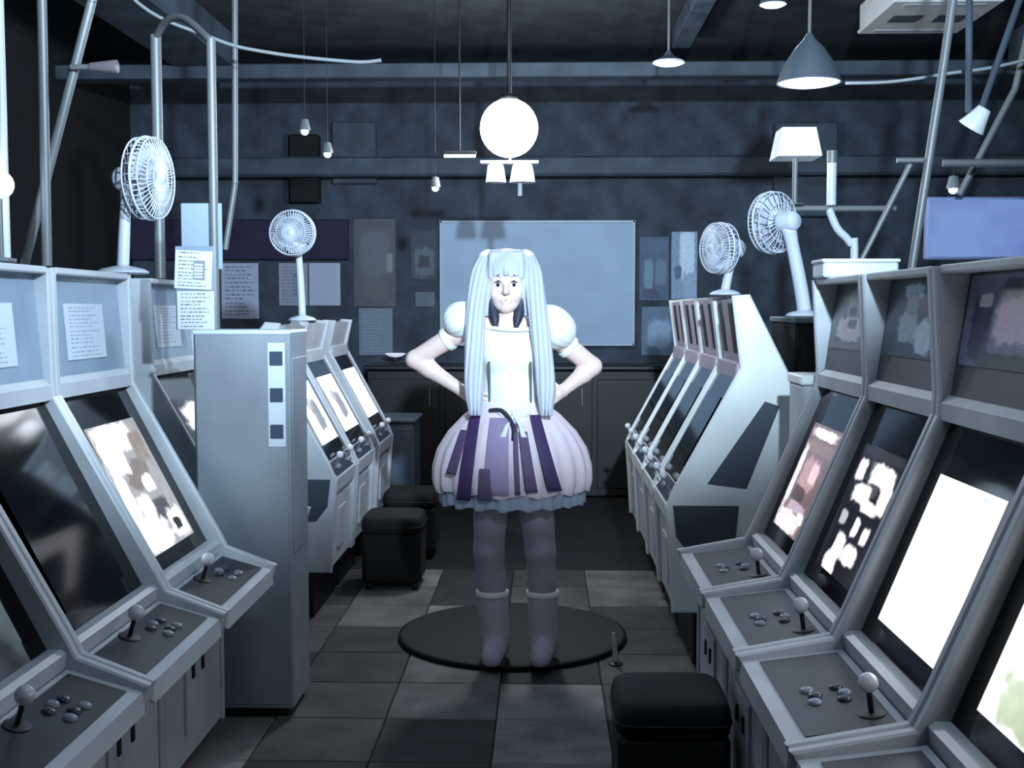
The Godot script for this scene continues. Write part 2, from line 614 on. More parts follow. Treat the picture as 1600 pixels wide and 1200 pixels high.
	# long dark counter below the screen
	t = thing("back_counter", "long dark counter along the back wall below the projection screen", "counter", Vector3(0.1, 0, ZB + 0.25))
	st = mb()
	box(st, Vector3(0, 0.5, 0), Vector3(3.0, 1.0, 0.4), 0.01)
	put("body", st, M.dark, t)
	st = mb()
	box(st, Vector3(0, 1.02, 0.01), Vector3(3.04, 0.035, 0.46), 0.008)
	put("worktop", st, mat(Color(0.09, 0.11, 0.14), 0.4), t)
	for k in 5:
		st = mb()
		box(st, Vector3(-1.2 + 0.6 * k, 0.5, 0.206), Vector3(0.56, 0.86, 0.016), 0.004)
		var dd := put("door", st, M.dark, t)
		st = mb()
		rod(st, Vector3(-1.0 + 0.6 * k, 0.72, 0.235), Vector3(-1.0 + 0.6 * k, 0.86, 0.235), 0.006)
		put("handle", st, M.steel, dd)
	t = thing("counter_lamp", "small pale dish lamp standing on the dark back counter behind the performer's arm", "lamp", Vector3(-1.19, 1.0375, ZB + 0.3))
	st = mb()
	lathe(st, [[0.0, 0.0], [0.05, 0.0], [0.05, 0.01], [0.012, 0.02], [0.01, 0.06], [0.0, 0.06]])
	put("base", st, M.dark, t)
	st = mb()
	lathe(st, [[0.0, 0.055], [0.05, 0.065], [0.085, 0.085], [0.08, 0.09], [0.0, 0.07]])
	put("dish", st, glow(Color(0.85, 0.9, 1.0), 0.7), t)

# ------------------------------------------------------------------ arcade machines
# p: outer panel height yo, lip (ul, yl), corner (uc, yc), header top (ut, yt), base recess ub, back depth bk, kick height; u runs inwards from the aisle edge
func slant_cab(p: Dictionary, w: float, label: String, group: String) -> Node3D:
	var t := thing("arcade_machine", label, "arcade machine", Vector3.ZERO, 0, group)
	var lip := Vector2(-p.ul, p.yl)
	var cor := Vector2(-p.uc, p.yc)
	var top := Vector2(-p.ut, p.yt)
	var out := Vector2(0, p.yo)
	var poly := PackedVector2Array([
		Vector2(-p.ub, 0.06), Vector2(-p.ub, p.yo - 0.14), Vector2(-0.02, p.yo - 0.06), out, lip + Vector2(0.045, 0.0), lip + Vector2(0.02, 0.05),
		cor + Vector2(0.035, -0.02), cor + Vector2(0.032, 0.03), top + Vector2(0.012, 0), top + Vector2(-0.14, 0.0), Vector2(-p.uc - 0.16, p.yc - 0.05), Vector2(-p.bk, p.yc - 0.2), Vector2(-p.bk, 0.06)])
	var hw := w / 2
	for s in [-1, 1]:
		var st := mb()
		prism(st, poly, minf(s * hw, s * (hw - 0.028)), maxf(s * hw, s * (hw - 0.028)), 0.005)
		put("side_panel", st, p.m, t)
	var iw := w - 0.056
	# header: board leaning back from the crossbar
	var st := mb()
	var hb := cor + Vector2(0.008, 0.026)
	var ht := top + Vector2(-p.recess, -0.015)
	prism(st, PackedVector2Array([hb, ht, ht + Vector2(-0.03, 0), hb + Vector2(-0.03, 0)]), -iw / 2, iw / 2, 0.002)
	var hd := put("header_board", st, p.header, t)
	var hv := (ht - hb)
	var hn := Vector2(hv.y, -hv.x).normalized()
	if hn.x < 0: hn = -hn
	if p.card:
		st = mb()
		var a = hb + hv * p.card[2] + hn * 0.001
		var b = hb + hv * p.card[3] + hn * 0.001
		var x0: float = iw * (p.card[0] - 0.5)
		var x1: float = iw * (p.card[1] - 0.5)
		slab(st, x0, x1, a, b, hn, 0.004)
		put("header_card", st, M.paper, hd)
	# crossbar and top cap
	st = mb()
	prism(st, PackedVector2Array([cor + Vector2(0.03, -0.03), cor + Vector2(0.03, 0.012), cor + Vector2(0.012, 0.03), cor + Vector2(-0.05, 0.03), cor + Vector2(-0.05, -0.03)]), -iw / 2, iw / 2, 0.004)
	put("crossbar", st, p.m, t)
	st = mb()
	box(st, Vector3(0, p.yt - 0.006, -p.ut - 0.06), Vector3(iw, 0.02, 0.16 - 0.5 * p.recess), 0.004)
	put("top_cap", st, p.m, t)
	# slanted dark glass, screen set in it
	var sv := cor - lip
	var sn := Vector2(sv.y, -sv.x).normalized()
	if sn.x < 0: sn = -sn
	var g0 := lip + sv * 0.02 - sn * 0.01
	var g1 := cor - sv * 0.03 - sn * 0.01
	st = mb()
	prism(st, PackedVector2Array([g0, g1, g1 - sn * 0.02, g0 - sn * 0.02]), -iw / 2, iw / 2, 0.002)
	put("bezel", st, M.glass, t)
	st = mb()
	var f0: float = p.screen[2]
	var f1: float = p.screen[3]
	slab(st, iw * (p.screen[0] - 0.5), iw * (p.screen[1] - 0.5), g0.lerp(g1, f0) + sn * 0.001, g0.lerp(g1, f1) + sn * 0.001, sn, 0.006)
	put("screen", st, M.glass, t)
	# lip rail and control panel
	st = mb()
	prism(st, PackedVector2Array([lip + Vector2(0.02, -0.03), lip + Vector2(0.025, 0.012), lip + Vector2(0.01, 0.022), lip + Vector2(-0.02, 0.02), lip + Vector2(-0.02, -0.03)]), -iw / 2, iw / 2, 0.004)
	put("lip_rail", st, p.m, t)
	st = mb()
	var pa := lip + Vector2(0.026, -0.025)
	var pb := out + Vector2(-0.012, -0.012)
	prism(st, PackedVector2Array([pa, pb, pb + Vector2(0.004, -0.05), pa + Vector2(0, -0.08)]), -iw / 2, iw / 2, 0.006)
	var cp := put("control_panel", st, p.m, t)
	var pv := pb - pa
	var pn := Vector2(-pv.y, pv.x).normalized()
	if pn.y < 0: pn = -pn
	st = mb()
	slab(st, -iw * 0.44, iw * 0.44, pa + pv * 0.08 + pn * 0.0005, pa + pv * 0.84 + pn * 0.0005, pn, 0.003)
	put("control_overlay", st, M.overlay, cp)
	var tilt := Basis(Vector3.RIGHT, atan2(pn.x, pn.y))
	var q := pa + pv * 0.22
	st = mb()
	rod(st, V(p.stick, q), V(p.stick, q + pn * 0.06), 0.006)
	lathe(st, [[0, 0.002], [0.03, 0.002], [0.028, 0.007], [0, 0.008]], Transform3D(tilt, V(p.stick, q)), 16)
	var js := put("joystick", st, M.dark, t)
	st = mb()
	ball(st, V(p.stick, q + pn * 0.07), Vector3.ONE * 0.021, 16)
	put("ball_top", st, M.ball, js)
	for k in 6:
		st = mb()
		var x: float = p.stick + (0.10 + 0.038 * (k % 3)) * (1.0 if p.stick < 0.0 else -1.0)
		lathe(st, [[0, 0.012], [0.011, 0.011], [0.0135, 0.008], [0.016, 0.005], [0.016, 0.001], [0, 0.001]], Transform3D(tilt, V(x, pa + pv * (0.34 + 0.26 * (k / 3) - 0.04 * (k % 3 % 2)))), 14)
		put("button", st, M.button if k % 2 else M.button_dark, t)
	# base with coin door, plinth
	st = mb()
	prism(st, PackedVector2Array([Vector2(-p.ub - 0.008, 0.07), Vector2(-p.ub - 0.008, p.yo - 0.13), pa + Vector2(-0.02, -0.09), Vector2(-p.bk + 0.01, p.yl - 0.03), Vector2(-p.bk + 0.01, 0.07)]), -iw / 2, iw / 2, 0.004)
	put("base", st, p.m, t)
	st = mb()
	box(st, Vector3(0, 0.28, -p.ub - 0.004), Vector3(0.22, 0.26, 0.012), 0.003)
	var cd := put("coin_door", st, p.m, t)
	for s in [-1, 1]:
		st = mb()
		box(st, Vector3(0.05 * s, 0.34, -p.ub + 0.004), Vector3(0.02, 0.05, 0.008), 0.002)
		put("coin_slot", st, M.dark, cd)
	st = mb()
	box(st, Vector3(0, 0.032, -(p.ub + 0.06 + p.bk) / 2), Vector3(iw, 0.062, p.bk - p.ub - 0.06), 0.004)
	put("plinth", st, M.black, t)
	return t

# a thin slab from (x0..x1) between two points of the (z, y) plane, raised along n; its face carries a picture upright
func slab(st: SurfaceTool, x0: float, x1: float, a: Vector2, b: Vector2, n: Vector2, th: float) -> void:
	var f := n * th
	var hint := Vector3(0, n.y, n.x)
	var up := Vector3(0, (b - a).y, (b - a).x)
	var A := V(x0, a + f); var B := V(x1, a + f); var C := V(x1, b + f); var D := V(x0, b + f)
	quad(st, D, C, B, A, hint)
	quad(st, V(x0, a), V(x0, b), D, A, Vector3.LEFT)
	quad(st, V(x1, a), V(x1, b), C, B, Vector3.RIGHT)
	quad(st, V(x0, b), V(x1, b), C, D, up)
	quad(st, V(x0, a), V(x1, a), B, A, -up)

func find(o: Node, called: String) -> MeshInstance3D:
	return o.find_child(called, true, false) as MeshInstance3D

# light of a lit screen, the size of its face
func screen_light(cab: Node3D, energy: float, c: Color) -> void:
	var s := find(cab, "screen")
	var bb := s.mesh.get_aabb()
	var g := s.global_transform
	var mid := g * bb.get_center()
	var n := (g.basis * Vector3(0, bb.size.z, bb.size.y)).normalized()
	area(mid + n * 0.012, n, Vector2(bb.size.x, Vector2(bb.size.y, bb.size.z).length()), energy, c)

func left_machines() -> void:
	var p := {"yo": 0.60, "ul": 0.215, "yl": 0.665, "uc": 0.515, "yc": 1.245, "ut": 0.50, "yt": 1.59, "ub": 0.19, "bk": 0.85, "recess": 0.03, "m": M.cab, "header": M.header, "stick": -0.06, "card": [0.2, 0.72, 0.16, 0.72], "screen": [0.16, 0.84, 0.10, 0.80]}
	var g := "slant screened arcade machines in the left row"
	var names := ["pale left-row arcade machine whose screen shows a bright picture, beside the tall grey cabinet",
		"pale left-row arcade machine with dark screen, next to the one with the bright picture",
		"pale dark-screened arcade machine at the near end of the left row, partly cut off",
		"pale arcade machine mostly hidden behind the tall grey cabinet, its header card showing"]
	var a := slant_cab(p, 0.632, names[0], g)
	a.position = Vector3(-0.915, 0, -3.58)
	a.rotation_degrees.y = 90
	var b := copy(a, Vector3(-0.915, 0, -2.945), 90, names[1])
	var c := copy(a, Vector3(-0.915, 0, -2.31), 90, names[2])
	var d := copy(a, Vector3(-1.03, 0, -4.72), 90, names[3])
	var k := 0
	for o in [a, b, c, d]:
		var hc := find(o, "header_card")
		hc.material_override = printed(text_sheet(30 + k, 128, 128, Color(0.78, 0.83, 0.88), Color(0.45, 0.53, 0.63), false), 0.5)
		k += 1
	find(a, "screen").material_override = lit_screen(blobs(96, 128, grey(0.62), [
		[0.4, 0.12, 0.4, 0.12, grey(1)], [0.5, 0.42, 0.25, 0.12, Color(0.5, 0.47, 0.46)], [0.3, 0.3, 0.14, 0.1, grey(1)], [0.1, 0.55, 0.1, 0.45, grey(0.95)], [0.8, 0.22, 0.14, 0.12, Color(0.55, 0.52, 0.5)], [0.62, 0.5, 0.12, 0.07, grey(1)], [0.6, 0.72, 0.2, 0.09, Color(0.3, 0.3, 0.32)], [0.35, 0.68, 0.14, 0.12, grey(1)], [0.3, 0.88, 0.28, 0.12, grey(1)], [0.8, 0.86, 0.17, 0.12, grey(1)], [0.78, 0.87, 0.07, 0.05, grey(0.15)]], 5), 1.3)
	find(d, "screen").material_override = lit_screen(blobs(64, 96, grey(0.15), [[0.5, 0.2, 0.4, 0.14, grey(0.9)]], 6), 1.2)
	screen_light(a, 0.12, Color(0.9, 0.95, 1))

func right_machines() -> void:
	var p := {"yo": 0.62, "ul": 0.285, "yl": 0.665, "uc": 0.515, "yc": 1.235, "ut": 0.475, "yt": 1.575, "ub": 0.075, "bk": 0.80, "recess": 0.075, "m": M.cab_grey, "header": M.board, "stick": 0.17, "card": [0.05, 0.95, 0.27, 0.97], "screen": [0.16, 0.84, 0.12, 0.76]}
	var g := "grey arcade machines in the near right row"
	var names := ["grey arcade machine with a pinkish game on screen, next to the white moulded machine",
		"grey arcade machine showing a blocky black and white game in the near right row",
		"grey arcade machine whose screen is plain glaring white in the near right row",
		"grey arcade machine in the right corner nearest the camera, screen tinted pale green"]
	var a := slant_cab(p, 0.62, names[0], g)
	a.position = Vector3(0.475, 0, -3.78)
	a.rotation_degrees.y = -90
	var all := [a]
	for k in 3: all.append(copy(a, Vector3(0.475, 0, -3.78 + 0.627 * (k + 1)), -90, names[k + 1]))
	var w1 := Color(1, 0.98, 0.98)
	var scr := [
		blobs(96, 128, Color(0.50, 0.41, 0.43), [[0.5, 0.07, 0.42, 0.05, w1], [0.5, 0.2, 0.45, 0.06, Color(0.58, 0.48, 0.48)], [0.08, 0.5, 0.08, 0.3, w1], [0.5, 0.45, 0.28, 0.16, Color(0.78, 0.62, 0.64)], [0.62, 0.42, 0.12, 0.09, Color(0.98, 0.86, 0.88)], [0.4, 0.64, 0.2, 0.07, Color(0.36, 0.28, 0.3)], [0.5, 0.76, 0.3, 0.05, Color(0.8, 0.72, 0.78)], [0.4, 0.9, 0.42, 0.1, w1], [0.75, 0.82, 0.12, 0.05, w1]], 3),
		blobs(96, 128, Color(0.07, 0.06, 0.09), [[0.5, 0.04, 0.5, 0.04, Color(0.2, 0.17, 0.2)], [0.15, 0.2, 0.11, 0.09, w1], [0.64, 0.18, 0.30, 0.09, w1], [0.86, 0.32, 0.12, 0.12, w1], [0.58, 0.3, 0.12, 0.05, Color(0.3, 0.28, 0.32)], [0.36, 0.36, 0.2, 0.08, w1], [0.66, 0.43, 0.2, 0.05, w1], [0.2, 0.58, 0.09, 0.06, Color(0.75, 0.74, 0.78)], [0.55, 0.6, 0.08, 0.08, w1], [0.8, 0.62, 0.08, 0.07, w1], [0.35, 0.78, 0.14, 0.1, w1], [0.65, 0.8, 0.16, 0.08, w1], [0.3, 0.93, 0.16, 0.09, w1]], 4),
		blobs(32, 32, Color(1, 1, 1), [[0.8, 0.03, 0.1, 0.03, Color(0.85, 0.88, 0.9)]]),
		blobs(96, 128, Color(1, 1, 1), [[0.6, 0.35, 0.25, 0.2, Color(0.72, 0.8, 0.66)], [0.5, 0.85, 0.4, 0.12, Color(0.75, 0.82, 0.68)], [0.45, 0.55, 0.1, 0.08, Color(0.5, 0.58, 0.45)]], 7)]
	var k1 := Color(0.20, 0.24, 0.27)
	var post := [
		blobs(128, 128, Color(0.17, 0.22, 0.25), [[0.5, 0.28, 0.16, 0.24, Color(0.59, 0.60, 0.62)], [0.48, 0.42, 0.09, 0.08, Color(0.19, 0.20, 0.23)], [0.45, 0.68, 0.3, 0.2, Color(0.85, 0.82, 0.84)], [0.5, 0.6, 0.1, 0.07, Color(0.31, 0.31, 0.34)], [0.5, 0.95, 0.5, 0.06, Color(0.37, 0.36, 0.37)]], 11),
		blobs(128, 128, Color(0.23, 0.31, 0.37), [[0.42, 0.14, 0.16, 0.1, Color(0.73, 0.85, 0.93)], [0.42, 0.3, 0.1, 0.14, Color(0.46, 0.56, 0.62)], [0.38, 0.62, 0.16, 0.2, Color(0.65, 0.73, 0.78)], [0.68, 0.72, 0.15, 0.22, Color(0.81, 0.87, 0.93)], [0.35, 0.9, 0.2, 0.08, Color(0.19, 0.31, 0.40)]], 12),
		blobs(128, 128, Color(0.46, 0.48, 0.59), [[0.2, 0.6, 0.12, 0.35, Color(0.19, 0.20, 0.34)], [0.22, 0.28, 0.08, 0.08, Color(0.93, 0.93, 0.93)], [0.55, 0.5, 0.2, 0.25, Color(0.87, 0.78, 0.85)], [0.5, 0.15, 0.1, 0.1, Color(0.23, 0.25, 0.34)], [0.85, 0.4, 0.12, 0.2, Color(0.31, 0.31, 0.43)], [0.5, 0.92, 0.3, 0.08, k1]], 13),
		blobs(128, 128, Color(0.39, 0.40, 0.50), [[0.4, 0.4, 0.2, 0.3, Color(0.78, 0.71, 0.78)]], 14)]
	var e := [1.0, 1.1, 1.12, 1.08]
	for k in 4:
		find(all[k], "screen").material_override = lit_screen(scr[k], e[k])
		find(all[k], "header_card").material_override = printed(post[k], 0.3)
		screen_light(all[k], [0.08, 0.10, 0.20, 0.16][k], Color(0.93, 0.96, 1))

# moulded machine with a pale zig-zag flank
func moulded_cab(w: float, yt: float, m: Material, low_m: Material, head_m: Material, label: String, group: String) -> Node3D:
	var t := thing("moulded_arcade_machine", label, "arcade machine", Vector3.ZERO, 0, group)
	var outer := PackedVector2Array([Vector2(-0.03, 0.22), Vector2(-0.012, 0.52), Vector2(0.0, 0.66), Vector2(-0.035, 0.745), Vector2(-0.30, 1.235), Vector2(-0.262, yt), Vector2(-0.335, yt + 0.005), Vector2(-0.50, 1.21), Vector2(-0.52, 1.05), Vector2(-0.52, 0.22)])
	var hw := w / 2
	for s in [-1, 1]:
		var st := mb()
		prism(st, outer, minf(s * hw, s * (hw - 0.035)), maxf(s * hw, s * (hw - 0.035)), 0.008)
		var sp := put("side_panel", st, m, t)
		st = mb()
		var rec := PackedVector2Array([Vector2(-0.40, 1.10), Vector2(-0.46, 1.08), Vector2(-0.33, 0.74), Vector2(-0.17, 0.76)])
		prism(st, rec, s * (hw + 0.001) - 0.003, s * (hw + 0.001) + 0.003, 0.001)
		put("side_recess", st, M.recess, sp)
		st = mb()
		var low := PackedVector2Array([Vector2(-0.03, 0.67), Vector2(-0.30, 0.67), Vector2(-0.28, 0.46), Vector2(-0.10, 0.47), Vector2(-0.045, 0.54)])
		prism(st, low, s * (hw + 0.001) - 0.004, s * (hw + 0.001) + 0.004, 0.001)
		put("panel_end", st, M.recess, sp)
	var iw := w - 0.07
	var st := mb()
	prism(st, PackedVector2Array([Vector2(-0.315, 1.26), Vector2(-0.28, yt - 0.015), Vector2(-0.32, yt - 0.01), Vector2(-0.42, 1.26)]), -iw / 2, iw / 2, 0.004)
	var hd := put("header_board", st, head_m, t)
	for s in ([-0.3, 0.22] if head_m == M.mauve else []):
		st = mb()
		var x: float = s * iw
		slab(st, x - 0.05, x + 0.05, Vector2(-0.313, 1.29), Vector2(-0.283, yt - 0.03), Vector2(0.99, -0.1), 0.004)
		put("header_stripe", st, M.dark, hd)
	st = mb()
	prism(st, PackedVector2Array([Vector2(-0.285, 1.19), Vector2(-0.29, 1.25), Vector2(-0.34, 1.265), Vector2(-0.42, 1.25), Vector2(-0.40, 1.19)]), -iw / 2, iw / 2, 0.006)
	put("crossbar", st, head_m, t)
	st = mb()
	var g0 := Vector2(-0.054, 0.757)
	var g1 := Vector2(-0.291, 1.195)
	var sn := Vector2(0.88, 0.47)
	prism(st, PackedVector2Array([g0, g1, g1 - sn * 0.03, g0 - sn * 0.03]), -iw / 2, iw / 2, 0.002)
	put("bezel", st, M.glass, t)
	st = mb()
	slab(st, -iw * 0.36, iw * 0.36, g0.lerp(g1, 0.14) + sn * 0.001, g0.lerp(g1, 0.80) + sn * 0.001, sn, 0.005)
	put("screen", st, M.glass, t)
	st = mb()
	prism(st, PackedVector2Array([Vector2(-0.09, 0.735), Vector2(-0.065, 0.735), Vector2(-0.005, 0.665), Vector2(-0.01, 0.60), Vector2(-0.05, 0.56), Vector2(-0.09, 0.56)]), -iw / 2, iw / 2, 0.006)
	var cp := put("control_panel", st, m, t)
	st = mb()
	slab(st, -iw * 0.42, iw * 0.42, Vector2(-0.012, 0.674), Vector2(-0.060, 0.7303), Vector2(0.76, 0.65), 0.002)
	put("control_overlay", st, M.overlay, cp)
	for s in [-0.28, 0.2]:
		st = mb()
		rod(st, Vector3(s * w, 0.705, -0.035), Vector3(s * w, 0.765, -0.01), 0.005, 8)
		var js := put("joystick", st, M.steel, t)
		st = mb()
		ball(st, Vector3(s * w, 0.772, -0.008), Vector3.ONE * 0.018, 12)
		put("ball_top", st, M.ball, js)
		for k in 3:
			st = mb()
			lathe(st, [[0, 0.010], [0.012, 0.008], [0.014, 0.0], [0, 0.0]], Transform3D(Basis(Vector3.RIGHT, 0.86), Vector3(s * w + 0.05 + 0.034 * k, 0.702, -0.034)), 12)
			put("button", st, M.button, t)
	st = mb()
	prism(st, PackedVector2Array([Vector2(-0.045, 0.23), Vector2(-0.03, 0.55), Vector2(-0.09, 0.6), Vector2(-0.51, 0.6), Vector2(-0.51, 0.23)]), -iw / 2, iw / 2, 0.006)
	put("base", st, low_m, t)
	st = mb()
	box(st, Vector3(0, 0.4, -0.036), Vector3(0.2, 0.2, 0.012), 0.003, Basis(Vector3.RIGHT, 0.03))
	put("coin_door", st, low_m, t)
	st = mb()
	box(st, Vector3(0, 0.115, -0.31), Vector3(w - 0.04, 0.23, 0.38), 0.006)
	put("plinth", st, M.black, t)
	st = mb()
	prism(st, PackedVector2Array([Vector2(-0.42, 1.26), Vector2(-0.33, yt - 0.01), Vector2(-0.34, yt - 0.01), Vector2(-0.49, 1.2), Vector2(-0.505, 0.62), Vector2(-0.47, 0.62)]), -iw / 2, iw / 2, 0.003)
	put("back_cover", st, M.dark, t)
	return t

func white_machines() -> void:
	var g := "moulded arcade machines in the far right row"
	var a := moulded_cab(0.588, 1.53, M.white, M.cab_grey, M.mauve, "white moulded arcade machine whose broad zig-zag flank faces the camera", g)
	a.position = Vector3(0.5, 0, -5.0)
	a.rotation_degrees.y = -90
	var n := ["moulded arcade machine second in the far right row, just behind the white zig-zag flank",
		"moulded dark-screened arcade machine third in the far right row", "moulded arcade machine at the far end of the right row, nearest the wall posters"]
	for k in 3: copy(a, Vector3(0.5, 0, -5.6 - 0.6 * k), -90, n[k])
	var f := thing("filler_cabinet", "narrow pale cabinet squeezed between the white moulded machine and the near right row", "cabinet", Vector3(1.09, 0, -4.25))
	var fs := mb()
	box(fs, Vector3(0, 0.61, 0), Vector3(0.33, 1.18, 0.22), 0.008)
	put("body", fs, M.cab_grey, f)
	fs = mb()
	box(fs, Vector3(0, 1.22, 0.0), Vector3(0.345, 0.036, 0.235), 0.006)
	put("top", fs, M.white, f)
	fs = mb()
	box(fs, Vector3(0, 0.012, 0), Vector3(0.3, 0.024, 0.2), 0.004)
	put("plinth", fs, M.black, f)
	# the dark cabinet behind them that carries a fan
	var t := thing("dark_cabinet", "dark cabinet with pale top edge behind the white moulded machine, carrying a fan", "cabinet", Vector3(1.24, 0, -5.0))
	var st := mb()
	box(st, Vector3(0, 0.71, 0), Vector3(0.42, 1.42, 0.5), 0.01)
	put("body", st, M.dark, t)
	st = mb()
	box(st, Vector3(0, 1.43, 0), Vector3(0.44, 0.026, 0.52), 0.006)
	put("top", st, mat(Color(0.5, 0.55, 0.58), 0.4), t)
	st = mb()
	box(st, Vector3(0, 0.75, 0.254), Vector3(0.36, 1.2, 0.012), 0.004)
	var d := put("door", st, M.dark, t)
	st = mb()
	rod(st, Vector3(-0.15, 0.9, 0.275), Vector3(-0.15, 1.05, 0.275), 0.007)
	put("handle", st, M.steel, d)

func far_machines() -> void:
	var g := "arcade machines in the far left row"
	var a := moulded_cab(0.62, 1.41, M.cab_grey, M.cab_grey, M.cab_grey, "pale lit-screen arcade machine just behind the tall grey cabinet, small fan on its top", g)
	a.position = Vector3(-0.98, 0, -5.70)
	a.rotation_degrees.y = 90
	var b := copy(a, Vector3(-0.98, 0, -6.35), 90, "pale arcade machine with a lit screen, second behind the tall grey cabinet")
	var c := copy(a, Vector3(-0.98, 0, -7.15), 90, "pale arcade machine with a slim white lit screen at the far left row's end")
	var e := 2
	for o in [a, b, c]:
		find(o, "screen").material_override = lit_screen(blobs(48, 64, grey(1), [[0.55, 0.55, 0.2, 0.25, grey(0.5)], [0.35, 0.35, 0.12, 0.1, grey(0.65)]] if e < 4 else [], e), 1.6)
		screen_light(o, 0.12, Color(0.93, 0.96, 1))
		e += 1
	# low grey cabinet closing the row
	var t := thing("low_grey_cabinet", "low plain grey cabinet beyond the far left row of machines", "cabinet", Vector3(-1.08, 0, -7.86))
	var st := mb()
	box(st, Vector3(0, 0.36, 0), Vector3(0.42, 0.72, 0.4), 0.01)
	put("body", st, mat(Color(0.3, 0.35, 0.4), 0.6, 0.0, 0.2), t)
	st = mb()
	box(st, Vector3(0, 0.735, 0), Vector3(0.45, 0.03, 0.43), 0.008)
	put("top", st, mat(Color(0.38, 0.42, 0.47), 0.5), t)
	st = mb()
	box(st, Vector3(0, 0.38, 0.204), Vector3(0.37, 0.6, 0.012), 0.004)
	put("door", st, mat(Color(0.27, 0.32, 0.37), 0.6), t)

func tall_cabinet() -> void:
	var t := thing("tall_machine_cabinet", "tall blue grey metal cabinet with a pale strip of three dark windows on its edge", "cabinet", Vector3(-1.073, 0, -4.2))
	var st := mb()
	box(st, Vector3(0, 0.71, 0), Vector3(0.345, 1.36, 0.29), 0.008)
	put("body", st, M.box, t)
	st = mb()
	box(st, Vector3(0, 1.392, 0), Vector3(0.352, 0.016, 0.3), 0.005)
	put("top_cover", st, M.strip, t)
	st = mb()
	box(st, Vector3(0.125, 1.17, 0.147), Vector3(0.062, 0.37, 0.006), 0.002)
	var sp := put("strip", st, M.strip, t)
	for k in 3:
		st = mb()
		box(st, Vector3(0.125, 1.30 - 0.13 * k, 0.151), Vector3(0.046, 0.05, 0.006), 0.002)
		put("slot_window", st, mat(Color(0.25, 0.31, 0.38), 0.25), sp)
	st = mb()
	box(st, Vector3(0, 0.70, 0.1462), Vector3(0.325, 1.30, 0.003), 0.001)
	put("front_panel", st, M.box, t)
	st = mb()
	box(st, Vector3(0.174, 0.95, 0), Vector3(0.006, 0.7, 0.24), 0.002)
	put("side_hatch", st, M.box, t)
	st = mb()
	box(st, Vector3(0, 0.016, 0), Vector3(0.30, 0.032, 0.25), 0.004)
	put("plinth", st, M.black, t)
	# two white printed papers on a wire stand on top
	var names := ["white printed paper with a dark block, upper of the two on the pipe frame", "white printed paper with lines of text, lower of the two on the pipe frame"]
	for k in 2:
		var y := 1.615 - 0.145 * k
		st = mb()
		box(st, Vector3(-1.258 + 0.006 * k, y, -4.118), Vector3(0.135, 0.138, 0.003), 0.001, Basis(Vector3.BACK, -0.05 if k == 0 else 0.0))
		var o := put("printed_paper", st, printed(text_sheet(80 + k, 96, 96, Color(0.80, 0.82, 0.84), Color(0.25, 0.29, 0.36), k == 0), 0.6))
		tag(o, names[k], "paper", "papers on the pipe frame")

# ------------------------------------------------------------------ distance fields
var F := PackedFloat32Array()
var f_lo := Vector3.ZERO
var f_cell := 0.01
var f_n := Vector3i.ZERO

func field(lo: Vector3, hi: Vector3, cell: float) -> void:
	f_lo = lo
	f_cell = cell
	f_n = Vector3i(((hi - lo) / cell).ceil()) + Vector3i.ONE
	F = PackedFloat32Array()
	F.resize(f_n.x * f_n.y * f_n.z)
	F.fill(1.0)

# tapered bone; fz flattens it front to back, sub carves instead of adding
func bone(a: Vector3, b: Vector3, ra: float, rb: float, k := 0.02, fz := 1.0, sub := false) -> void:
	var R := maxf(ra, rb) + k + f_cell * 3.0
	var lo := Vector3i(((a.min(b) - Vector3.ONE * R - f_lo) / f_cell).floor()).clamp(Vector3i.ZERO, f_n - Vector3i.ONE)
	var hi := Vector3i(((a.max(b) + Vector3.ONE * R - f_lo) / f_cell).ceil()).clamp(Vector3i.ZERO, f_n - Vector3i.ONE)
	var ab := b - a
	ab.z /= fz
	var l2 := maxf(ab.length_squared(), 1e-9)
	for z in range(lo.z, hi.z + 1):
		var pz := (f_lo.z + z * f_cell - a.z) / fz
		for y in range(lo.y, hi.y + 1):
			var py := f_lo.y + y * f_cell - a.y
			var i := (z * f_n.y + y) * f_n.x + lo.x
			var px := f_lo.x + lo.x * f_cell - a.x
			for x in range(lo.x, hi.x + 1):
				var t := clampf((px * ab.x + py * ab.y + pz * ab.z) / l2, 0.0, 1.0)
				var dx := px - ab.x * t
				var dy := py - ab.y * t
				var dz := pz - ab.z * t
				var d := sqrt(dx * dx + dy * dy + dz * dz) - (ra + (rb - ra) * t)
				d *= minf(fz, 1.0)
				var o := F[i]
				if sub:
					d = -d
					var h := maxf(k - absf(o - d), 0.0) / k
					F[i] = maxf(o, d) + h * h * k * 0.25
				else:
					var h := maxf(k - absf(o - d), 0.0) / k
					F[i] = minf(o, d) - h * h * k * 0.25
				i += 1
				px += f_cell

# keep only what lies on the inner side of a plane
func cut(n: Vector3, at: Vector3) -> void:
	var i := 0
	for z in f_n.z:
		for y in f_n.y:
			for x in f_n.x:
				if F[i] < 0.1:
					var d := n.dot(f_lo + Vector3(x, y, z) * f_cell - at)
					if d > F[i]: F[i] = d
				i += 1

